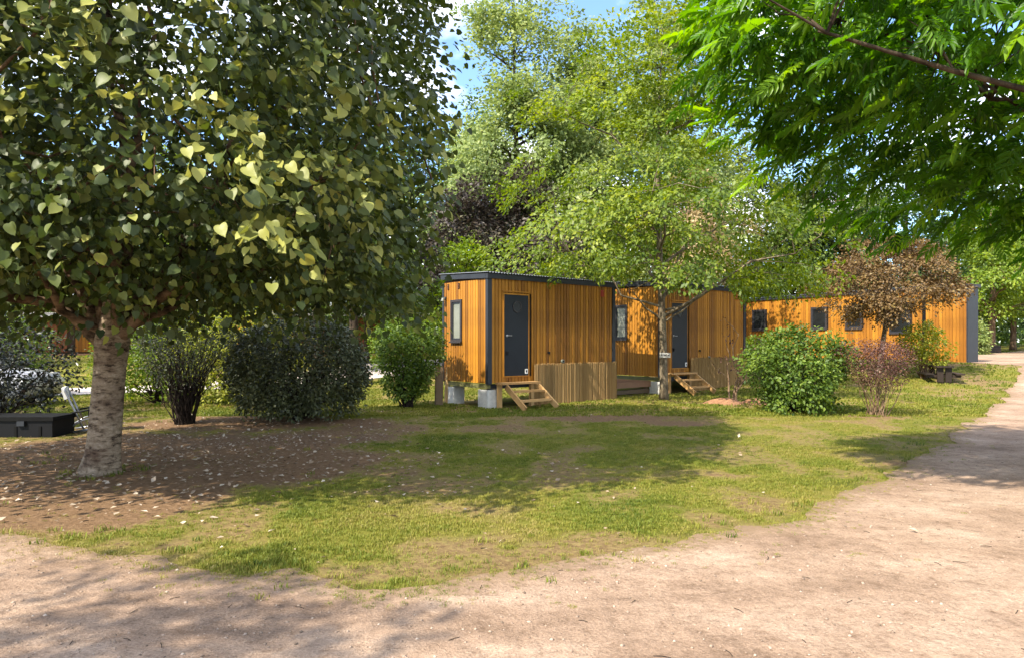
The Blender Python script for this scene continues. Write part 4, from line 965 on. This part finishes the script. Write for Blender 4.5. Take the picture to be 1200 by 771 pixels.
# bare sapling
sp = empty('bare_sapling', (XA(856, 17.6), 17.6, .05), 0, 'nearly leafless sapling on a low dirt mound', 'sapling')
rng = np.random.default_rng(5); lfp = []
for i, (ex, ey, ez) in enumerate(((-.12, 0, 1.55), (.25, .1, 1.75), (.55, -.05, 1.35), (.1, -.15, 1.1))):
    P = limb_path((.05*i, 0, -.05), (ex, ey, ez), .0, 6, rng); q = MB(); q.tube(P, [.032-.005*k for k in range(6)], 6, False); q.build('stem', M['twig_tan'], sp, True)
    for j in range(4):
        a0 = P[rng.integers(2, 6)]; b2 = a0+np.array([rng.normal(0, .3), rng.normal(0, .2), rng.uniform(.15, .45)]); q = MB(); q.tube(limb_path(a0, b2, .0, 3, rng), [.009, .007, .003], 5, False); q.build('twig', M['twig_tan'], sp, True); lfp += [b2, (a0+b2)/2]
lfp = np.array(lfp); p, d, n, s, tn = spray_leaves(rng, lfp, unit(rng.normal(0, 1, lfp.shape)+np.array([0, 0, 1])), 4, .09, .4, .07)
V, F, T = leaves_geo(p, d, n, s, tn, 'diamond'); o_ = link('foliage', np_mesh('foliage', V, F, T), M['leaf_plum'], sp); o_['kind'] = 'stuff'

# ------------------------------------------------------------------ trees behind
def bt(px, Y, h, rad, z0, prof, lm, bm, ls, ns, nl, tr, label, seed, **kw):
    return make_tree(kw.pop('name', 'background_tree'), XA(px, Y), Y, h, rad, z0, prof, M[lm], M[bm], ls, ns, nl, tr, label, group='trees behind the cabins', seed=seed, **kw)
bt(606, 38, 21.4, 4.3, 4.5, 'poplar', 'leaf_poplar', 'bark_dark', .25, 540, 75, .30, 'tall pale green poplar against the sky, left of two', 51, sR=.85, flat=.35, shell=.6, lump=.55, limbs=18, twigs=120)
bt(690, 40, 19.5, 4.2, 4.0, 'poplar', 'leaf_poplar', 'bark_dark', .25, 540, 75, .28, 'tall pale green poplar directly above the nearest cabin', 52, sR=.85, flat=.35, shell=.6, lump=.55, limbs=18, twigs=120)
bt(545, 46, 19, 4.0, 3.0, 'poplar', 'leaf_mid', 'bark_dark', .26, 200, 60, .25, 'slim grey green tree rising between the large tree and the poplars', 53, sR=.9, flat=.35, shell=.5, lump=.35)
bt(540, 33, 9.0, 2.3, 2.0, 'oval', 'leaf_purple', 'bark_dark', .22, 190, 55, .18, 'dark purple leaved tree, the left one of the pair', 54, sR=.6, flat=.35, name='purple_tree')
bt(605, 34, 9.6, 2.7, 1.2, 'oval', 'leaf_purple', 'bark_dark', .22, 240, 55, .2, 'dark purple leaved tree right above the nearest cabin roof', 55, sR=.6, flat=.35, name='purple_tree')
bt(548, 27.5, 5.0, 1.25, .8, 'oval', 'leaf_bright', 'bark_dark', .17, 150, 50, .1, 'small bright green tree left of the nearest cabin roof', 56, sR=.5, flat=.3)
bt(770, 42, 24, 4.6, 4, 'poplar', 'leaf_poplar', 'bark_dark', .29, 380, 75, .3, 'tall loose poplar behind the lime green tree', 57, sR=.9, flat=.35, shell=.5, lump=.4)
bt(850, 48, 15.5, 4.8, 1.0, 'oval', 'leaf_olive', 'bark_brown', .22, 300, 60, .25, 'olive green tree right behind the lime green tree', 58, sR=.7, flat=.3)
bt(915, 47, 14.5, 4.3, .8, 'oval', 'leaf_mid', 'bark_brown', .24, 280, 60, .25, 'mid green tree above the left end of the long cabin', 59, sR=.7, flat=.3)
bt(805, 32, 9.2, 2.3, 2.5, 'oval', 'leaf_pink', 'bark_brown', .19, 150, 50, .15, 'pinkish tan tree half hidden by the lime green tree', 60, sR=.55, flat=.3)
bt(955, 44, 12.5, 3.6, .8, 'oval', 'leaf_mid', 'bark_brown', .23, 300, 60, .22, 'mid green tree between the lime green tree and the brown leaved tree', 102, sR=.7, flat=.3)
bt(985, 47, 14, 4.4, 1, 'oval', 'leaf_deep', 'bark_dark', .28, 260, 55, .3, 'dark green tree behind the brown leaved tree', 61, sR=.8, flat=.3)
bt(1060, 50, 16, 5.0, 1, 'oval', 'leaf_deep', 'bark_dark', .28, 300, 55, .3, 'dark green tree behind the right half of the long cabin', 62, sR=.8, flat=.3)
bt(1162, 40.1, 9.5, 3.3, 2.1, 'umbrella', 'leaf_bright', 'bark_brown', .19, 240, 60, .2, 'bright green tree growing out of the dark planter box', 63, sR=.6, flat=.25, base_z=tzf(bx0, by0)+.2)
bt(1187, 46, 10, 3.6, 3.0, 'umbrella', 'leaf_mid', 'bark_brown', .21, 220, 60, .18, 'mid green tree with a thin brown trunk beyond the planter box', 64, sR=.65, flat=.25)
bt(1250, 44, 12, 4.5, 2.6, 'oval', 'leaf_bright', 'bark_brown', .22, 240, 60, .25, 'bright green tree at the right edge beyond the path', 65, sR=.7, flat=.25)
bt(1120, 58, 17, 5.5, .8, 'oval', 'leaf_deep', 'bark_dark', .3, 280, 55, .3, 'very dark green tree behind the planter tree', 66, sR=.9, flat=.3)
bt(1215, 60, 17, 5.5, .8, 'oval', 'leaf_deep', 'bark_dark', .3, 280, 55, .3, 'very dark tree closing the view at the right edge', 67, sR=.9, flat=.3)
bt(1330, 52, 16, 5.5, 1, 'oval', 'leaf_mid', 'bark_dark', .3, 220, 55, .3, 'mid green tree beyond the right edge of the view', 68, sR=.9, flat=.3)
# behind the left tree
for i, (px, Y, h, r_, lm, lab) in enumerate(((-70, 45, 15, 5, 'leaf_mid', 'mid green tree far behind the pale car'), (20, 47, 15, 5, 'leaf_bright', 'bright green tree behind the cabin at far left'), (110, 46, 14, 4.8, 'leaf_mid', 'mid green tree behind the pale banded trunk'),
        (190, 49, 15, 5, 'leaf_bright', 'bright green tree behind the twiggy V shaped shrub'), (270, 46, 14, 4.8, 'leaf_mid', 'mid green tree behind the yellow green bush'), (350, 48, 15, 5, 'leaf_bright', 'bright green tree behind the low pale roofed cabin'),
        (440, 45, 15, 4.8, 'leaf_mid', 'mid green tree above the clipped green shrub'), (500, 52, 17, 5.2, 'leaf_deep', 'dark green tree left of the slim grey green tree'), (-60, 30, 5.5, 2.6, 'leaf_bright', 'low bright tree behind the leafy bush at the left'),
        (225, 31, 6.0, 2.8, 'leaf_bright', 'low bright tree behind the bright green bush'), (430, 30, 5.6, 2.4, 'leaf_mid', 'low tree behind the gap between dark round and clipped shrubs'))):
    bt(px, Y, h, r_, .8 if Y > 35 else 1.2, 'oval', lm, 'bark_dark', .27 if Y > 35 else .17, 230 if Y > 35 else 170, 55, .28 if Y > 35 else .14, lab, 70+i, sR=.85 if Y > 35 else .55, flat=.3)
for i, (px, Y, h) in enumerate(((372, 26.5, 9), (398, 30, 10), (415, 24.5, 9))):
    bt(px, Y, h, 2.2, 3.4, 'oval', 'leaf_mid', 'bark_dark', .16, 130, 50, .2 if i != 1 else .15, ('dark trunked tree standing over the round dark shrub', 'thin tree beside the low pale roofed cabin', 'dark trunked tree just left of the clipped green shrub')[i], 90+i, sR=.5, flat=.3)
# far wood that reads as one mass
rng = np.random.default_rng(99); k = 1700
ax_ = rng.uniform(-1.25, 1.35, k); Yw = rng.uniform(62, 90, k); Cw = np.stack([ax_*Yw, Yw, rng.uniform(0, 1, k)**1.2*14+1.2], 1)
Cw[:400, 2] = rng.uniform(.2, 3.5, 400); outv = unit(rng.normal(0, 1, Cw.shape)+np.array([0, -1.0, .6])); p, d, n, s, tn = spray_leaves(rng, Cw, outv, 60, 2.0, .35, .5, .2, .6)
V, F, T = leaves_geo(p, d, n, s, tn, 'diamond'); o_ = link('far_wood', np_mesh('far_wood', V, F, T), M['leaf_mid'])
tag(o_, 'mass of green woodland closing the background behind all trees', 'woodland', None, 'stuff')
# trees beside and behind the camera that cast the dapples on the lawn and path
make_tree('shade_tree', -7.6, -2.0, 8.6, 2.6, 3.4, 'round', M['leaf_mid'], M['bark_dark'], .15, 110, 45, .2, 'tree behind the camera shading the near left of the path', group=None, seed=81, sR=.5, flat=.3, shell=.6, lump=.3)
make_tree('shade_tree', -16.5, 9.5, 9.5, 3.4, 2.6, 'oval', M['leaf_mid'], M['bark_dark'], .15, 300, 55, .2, 'tree left of the view shading the black lidded box and dark bush', group=None, seed=82, sR=.55, flat=.3)

# ------------------------------------------------------------------ grass, leaf litter, stones
def tuft(seed, nb, h, w):
    r_ = np.random.default_rng(seed); V_ = []; F_ = []
    for i in range(nb):
        a_ = r_.uniform(0, 2*PI); rr_ = .045*math.sqrt(r_.uniform(0, 1)); bx, by = rr_*math.cos(a_), rr_*math.sin(a_)
        hh = h*r_.uniform(.5, 1.2); l = hh*r_.uniform(.2, 1.0); b2 = r_.uniform(0, 2*PI); dx_, dy_ = math.cos(b2), math.sin(b2); ww = w*r_.uniform(.7, 1.2)/2
        k = len(V_); V_ += [(bx-dy_*ww, by+dx_*ww, -.008), (bx+dy_*ww, by-dx_*ww, -.008), (bx+dx_*l*.4+dy_*ww*.8, by+dy_*l*.4-dx_*ww*.8, hh*.65), (bx+dx_*l*.4-dy_*ww*.8, by+dy_*l*.4+dx_*ww*.8, hh*.65), (bx+dx_*l, by+dy_*l, hh)]
        F_ += [(k, k+1, k+2), (k, k+2, k+3), (k+3, k+2, k+4)]
    return np.array(V_), np.array(F_)
m, t, b, o = mat('grass_blade')
c = N(t, 'ShaderNodeAttribute', attribute_name='tint'); c.attribute_type = 'INSTANCER'
r = ramp(t, [(0, (.07, .11, .011)), (.4, (.175, .205, .021)), (.7, (.29, .26, .045)), (1, (.36, .27, .11))]); t.links.new(c.outputs['Fac'], r.inputs[0])
oi = N(t, 'ShaderNodeObjectInfo')
t.links.new(r.outputs[0], b.inputs['Base Color']); b.inputs['Roughness'].default_value = .55; b.inputs['Specular IOR Level'].default_value = .25
tr = N(t, 'ShaderNodeBsdfTranslucent'); t.links.new(r.outputs[0], tr.inputs[0]); mx = N(t, 'ShaderNodeMixShader'); mx.inputs[0].default_value = .3
t.links.new(b.outputs[0], mx.inputs[1]); t.links.new(tr.outputs[0], mx.inputs[2]); t.links.new(mx.outputs[0], o.inputs[0]); M['grass'] = m
def grass(name, P, scale, tint, tuft_args, label):
    V_, F_ = tuft(*tuft_args); bl = np_mesh('grass_tuft', V_, F_); bl.materials.append(M['grass'])
    to = bpy.data.objects.new('grass_tuft', bl)      # not linked to the scene: only the source of the tufts
    me = bpy.data.meshes.new(name); me.vertices.add(len(P)); me.vertices.foreach_set('co', P.astype(np.float32).ravel())
    for nm, vv in (('size', scale), ('tint', tint), ('turn', np.random.default_rng(1).uniform(0, 6.28, len(P)))):
        a = me.attributes.new(nm, 'FLOAT', 'POINT'); a.data.foreach_set('value', vv.astype(np.float32))
    o_ = link(name, me); ng = bpy.data.node_groups.new('scatter_'+name, 'GeometryNodeTree')
    ng.interface.new_socket('Geometry', in_out='INPUT', socket_type='NodeSocketGeometry'); ng.interface.new_socket('Geometry', in_out='OUTPUT', socket_type='NodeSocketGeometry')
    gi = ng.nodes.new('NodeGroupInput'); go_ = ng.nodes.new('NodeGroupOutput'); m2p = ng.nodes.new('GeometryNodeMeshToPoints'); ip = ng.nodes.new('GeometryNodeInstanceOnPoints')
    ob = ng.nodes.new('GeometryNodeObjectInfo'); ob.inputs['Object'].default_value = to; ob.inputs['As Instance'].default_value = True
    na = ng.nodes.new('GeometryNodeInputNamedAttribute'); na.data_type = 'FLOAT'; na.inputs['Name'].default_value = 'size'
    nb = ng.nodes.new('GeometryNodeInputNamedAttribute'); nb.data_type = 'FLOAT'; nb.inputs['Name'].default_value = 'turn'
    cb = ng.nodes.new('ShaderNodeCombineXYZ'); L_ = ng.links.new
    L_(gi.outputs[0], m2p.inputs[0]); L_(m2p.outputs[0], ip.inputs['Points']); L_(ob.outputs['Geometry'], ip.inputs['Instance'])
    L_(na.outputs[0], ip.inputs['Scale']); L_(nb.outputs[0], cb.inputs[2]); L_(cb.outputs[0], ip.inputs['Rotation']); L_(ip.outputs[0], go_.inputs[0])
    md = o_.modifiers.new('scatter', 'NODES'); md.node_group = ng
    return tag(o_, label, 'grass', None, 'stuff')
def fieldpts(seed, n_, Y0, Y1, pw):
    r_ = np.random.default_rng(seed); Y = Y0+(Y1-Y0)*r_.uniform(0, 1, n_)**pw; X = r_.uniform(-.82, .82, n_)*Y
    return X, Y, r_
foot = [(O1, 4.515, 1.94), (O2, 4.63, 2.2)]
def free(X, Y):
    ok = np.ones(len(X), bool)
    for (o_, L_, W_) in foot:
        dx_ = X-o_[0]; dy_ = Y-o_[1]; uu = .772*dx_+.635*dy_; vv = -.635*dx_+.772*dy_; ok &= ~((uu > -.05) & (uu < L_+.05) & (vv > -.08) & (vv < W_+.05))
    ok &= ~inside(ROAD, X, Y)
    return ok
X, Y, r_ = fieldpts(1, 170000, 4.05, 15, 1.35)
inp = inside(pb, X, Y); dp = dist_poly(pb, X, Y); cv = cover(X, Y)
pr_ = np.where(inp, np.exp(-dp/.10)*.5 + (vnoise(X*4, Y*4, 6) > .9)*(dp < 1.4)*.05, np.clip(cv*1.15-.18, .0, 1)*np.clip(.35+dp*1.3, 0, 1)*(.45+.75*sstep(.35, .6, fbm(X*2.2, Y*2.2, 44, 4)))+.012)
edge_t = np.clip(1-dp/.5, 0, 1)*(~inp)
ok = (r_.uniform(0, 1, len(X)) < pr_*.62) & free(X, Y); X, Y, cv, dp, inp = X[ok], Y[ok], cv[ok], dp[ok], inp[ok]
P = np.stack([X, Y, tz(X, Y)+np.where(inp, .01, 0)], 1)
sc_ = r_.uniform(.55, 1.15, len(X))*np.where(inp, .6, 1)*(.7+.5*cv); tn = .22+.9*(fbm(X*.9, Y*.9, 17, 4)-.22)*.9+r_.normal(0, .13, len(X))+.18*(1-cv)
tn += .15*np.clip(1-dp/.4, 0, 1); grass('lawn_grass', P, sc_, np.clip(tn, 0, 1), (3, 18, .022, .0045), 'short mown grass on the lawn, thin and dry in places')
X, Y, r_ = fieldpts(2, 70000, 14.5, 44, 1.5); cv = cover(X, Y); inp = inside(pb, X, Y)
ok = (~inp) & (r_.uniform(0, 1, len(X)) < cv) & free(X, Y) & ~((X > 17) & inside(PAVE, X, Y)); X, Y, cv = X[ok], Y[ok], cv[ok]
P = np.stack([X, Y, tz(X, Y)], 1); tn = .2+.9*(fbm(X*.6, Y*.6, 19, 4)-.2)*.85+r_.normal(0, .1, len(X))
grass('distant_grass', P, r_.uniform(1.0, 1.9, len(X))*(Y/20)**.3, np.clip(tn, 0, 1), (4, 11, .024, .010), 'short grass further back around the cabins')

# taller weeds along the path edge and at the feet of things
X, Y, r_ = fieldpts(6, 26000, 4.2, 20, 1.3); inp = inside(pb, X, Y); dp = dist_poly(pb, X, Y); feet = np.array([(TX, TY), (MX, MY), (-1.85, 16.9), (-.4, 16.0), (.8, 16.6), (2.3, 18.2), (5.4, 20.4), (6.4, 15.4), (8.0, 14.7), (-2.6, 16.4), (5.8, 17.3)])
df = np.sqrt((X[:, None]-feet[:, 0])**2+(Y[:, None]-feet[:, 1])**2).min(1)
pr_ = np.where(inp, .03*(dp < .5)*(vnoise(X*5, Y*5, 3) > .7), .10*np.exp(-dp/.25)+.6*(df < .5)*(df > .18)+.05*(vnoise(X*1.6, Y*1.6, 14) > .78))
ok = (r_.uniform(0, 1, len(X)) < pr_) & free(X, Y); X, Y = X[ok], Y[ok]
grass('weed_tufts', np.stack([X, Y, tz(X, Y)+.008], 1), r_.uniform(.5, 1.3, len(X)), np.clip(r_.normal(.32, .18, len(X)), 0, 1), (9, 16, .036, .007), 'taller grass tufts and weeds along the path edge and round the trunks')
# fallen leaves
r_ = np.random.default_rng(8); k = 5200
X = r_.normal(-4.2, 2.9, k); Y = r_.normal(9.6, 2.6, k); ok = (Y > 4.6) & (Y < 16) & (r_.uniform(0, 1, k) < .06+.94*(1-cover(X, Y))**1.5) & (~inside(pb, X, Y) | (r_.uniform(0, 1, k) < .12)); X, Y = X[ok], Y[ok]; k = len(X)
pos = np.stack([X, Y, tz(X, Y)+.025], 1); d = np.stack([r_.normal(0, 1, k), r_.normal(0, 1, k), r_.normal(0, .15, k)], 1); n = np.stack([r_.normal(0, .3, k), r_.normal(0, .3, k), np.ones(k)], 1)
TPL['litter'] = (np.array([(0, 0, .0), (.35, .32, .14), (1, .05, .10), (.4, -.3, .12), (.45, 0, -.03)]), np.array([(0, 4, 1), (4, 2, 1), (0, 3, 4), (4, 3, 2)]))
V, F, T = leaves_geo(pos, d, n, (.026+.062*r_.uniform(0, 1, k)**2), np.clip(r_.normal(.5, .3, k), 0, 1), 'litter')
o_ = link('fallen_leaves', np_mesh('fallen_leaves', V, F, T), M['leaf_dry']); tag(o_, 'dry pale leaves lying on the bare earth under the large tree', 'leaves', None, 'stuff')
# stones and bits on the path
k = 9000; Y = 2.9+9*r_.uniform(0, 1, k)**1.6; X = r_.uniform(-.85, .85, k)*Y; ok = inside(pb, X, Y); X, Y = X[ok], Y[ok]; k = len(X)
OC = np.array([(1, 0, 0), (0, 1, 0), (-1, 0, 0), (0, -1, 0), (0, 0, .6), (0, 0, -.6)]); OF = np.array([(0, 1, 4), (1, 2, 4), (2, 3, 4), (3, 0, 4), (1, 0, 5), (2, 1, 5), (3, 2, 5), (0, 3, 5)])
TPL['stone'] = (OC*.5, OF); d = np.stack([r_.normal(0, 1, k), r_.normal(0, 1, k), r_.normal(0, .2, k)], 1); n = np.stack([r_.normal(0, .3, k), r_.normal(0, .3, k), np.ones(k)], 1)
V, F, T = leaves_geo(np.stack([X, Y, tz(X, Y)+.012], 1), d, n, .006+.026*r_.uniform(0, 1, k)**5, np.clip(r_.normal(.5, .25, k), 0, 1), 'stone')
M['stone'] = leaf_mat('small_stone', (.14, .10, .07), (.30, .215, .155), (.46, .37, .29), 0, .9)
o_ = link('path_gravel', np_mesh('path_gravel', V, F, T), M['stone']); tag(o_, 'fine loose grit and small stones on the dirt path', 'gravel', None, 'stuff')
k = 150; Y = 3.0+7*r_.uniform(0, 1, k)**1.3; X = r_.uniform(-.85, .85, k)*Y; ok = inside(pb, X, Y); X, Y = X[ok], Y[ok]; tw = MB()
for x_, y_ in zip(X, Y):
    a_ = r_.uniform(0, PI); l_ = r_.uniform(.02, .09); tw.tube([(x_, y_, tzf(x_, y_)+.014), (x_+l_*.5*math.cos(a_), y_+l_*.5*math.sin(a_), tzf(x_, y_)+.017), (x_+l_*math.cos(a_+.08), y_+l_*math.sin(a_+.08), tzf(x_, y_)+.014)], .0022, 3, False)
o_ = tw.build('twig_litter', M['twig_dark']); tag(o_, 'small broken twigs scattered over the dirt path', 'twigs', None, 'stuff')
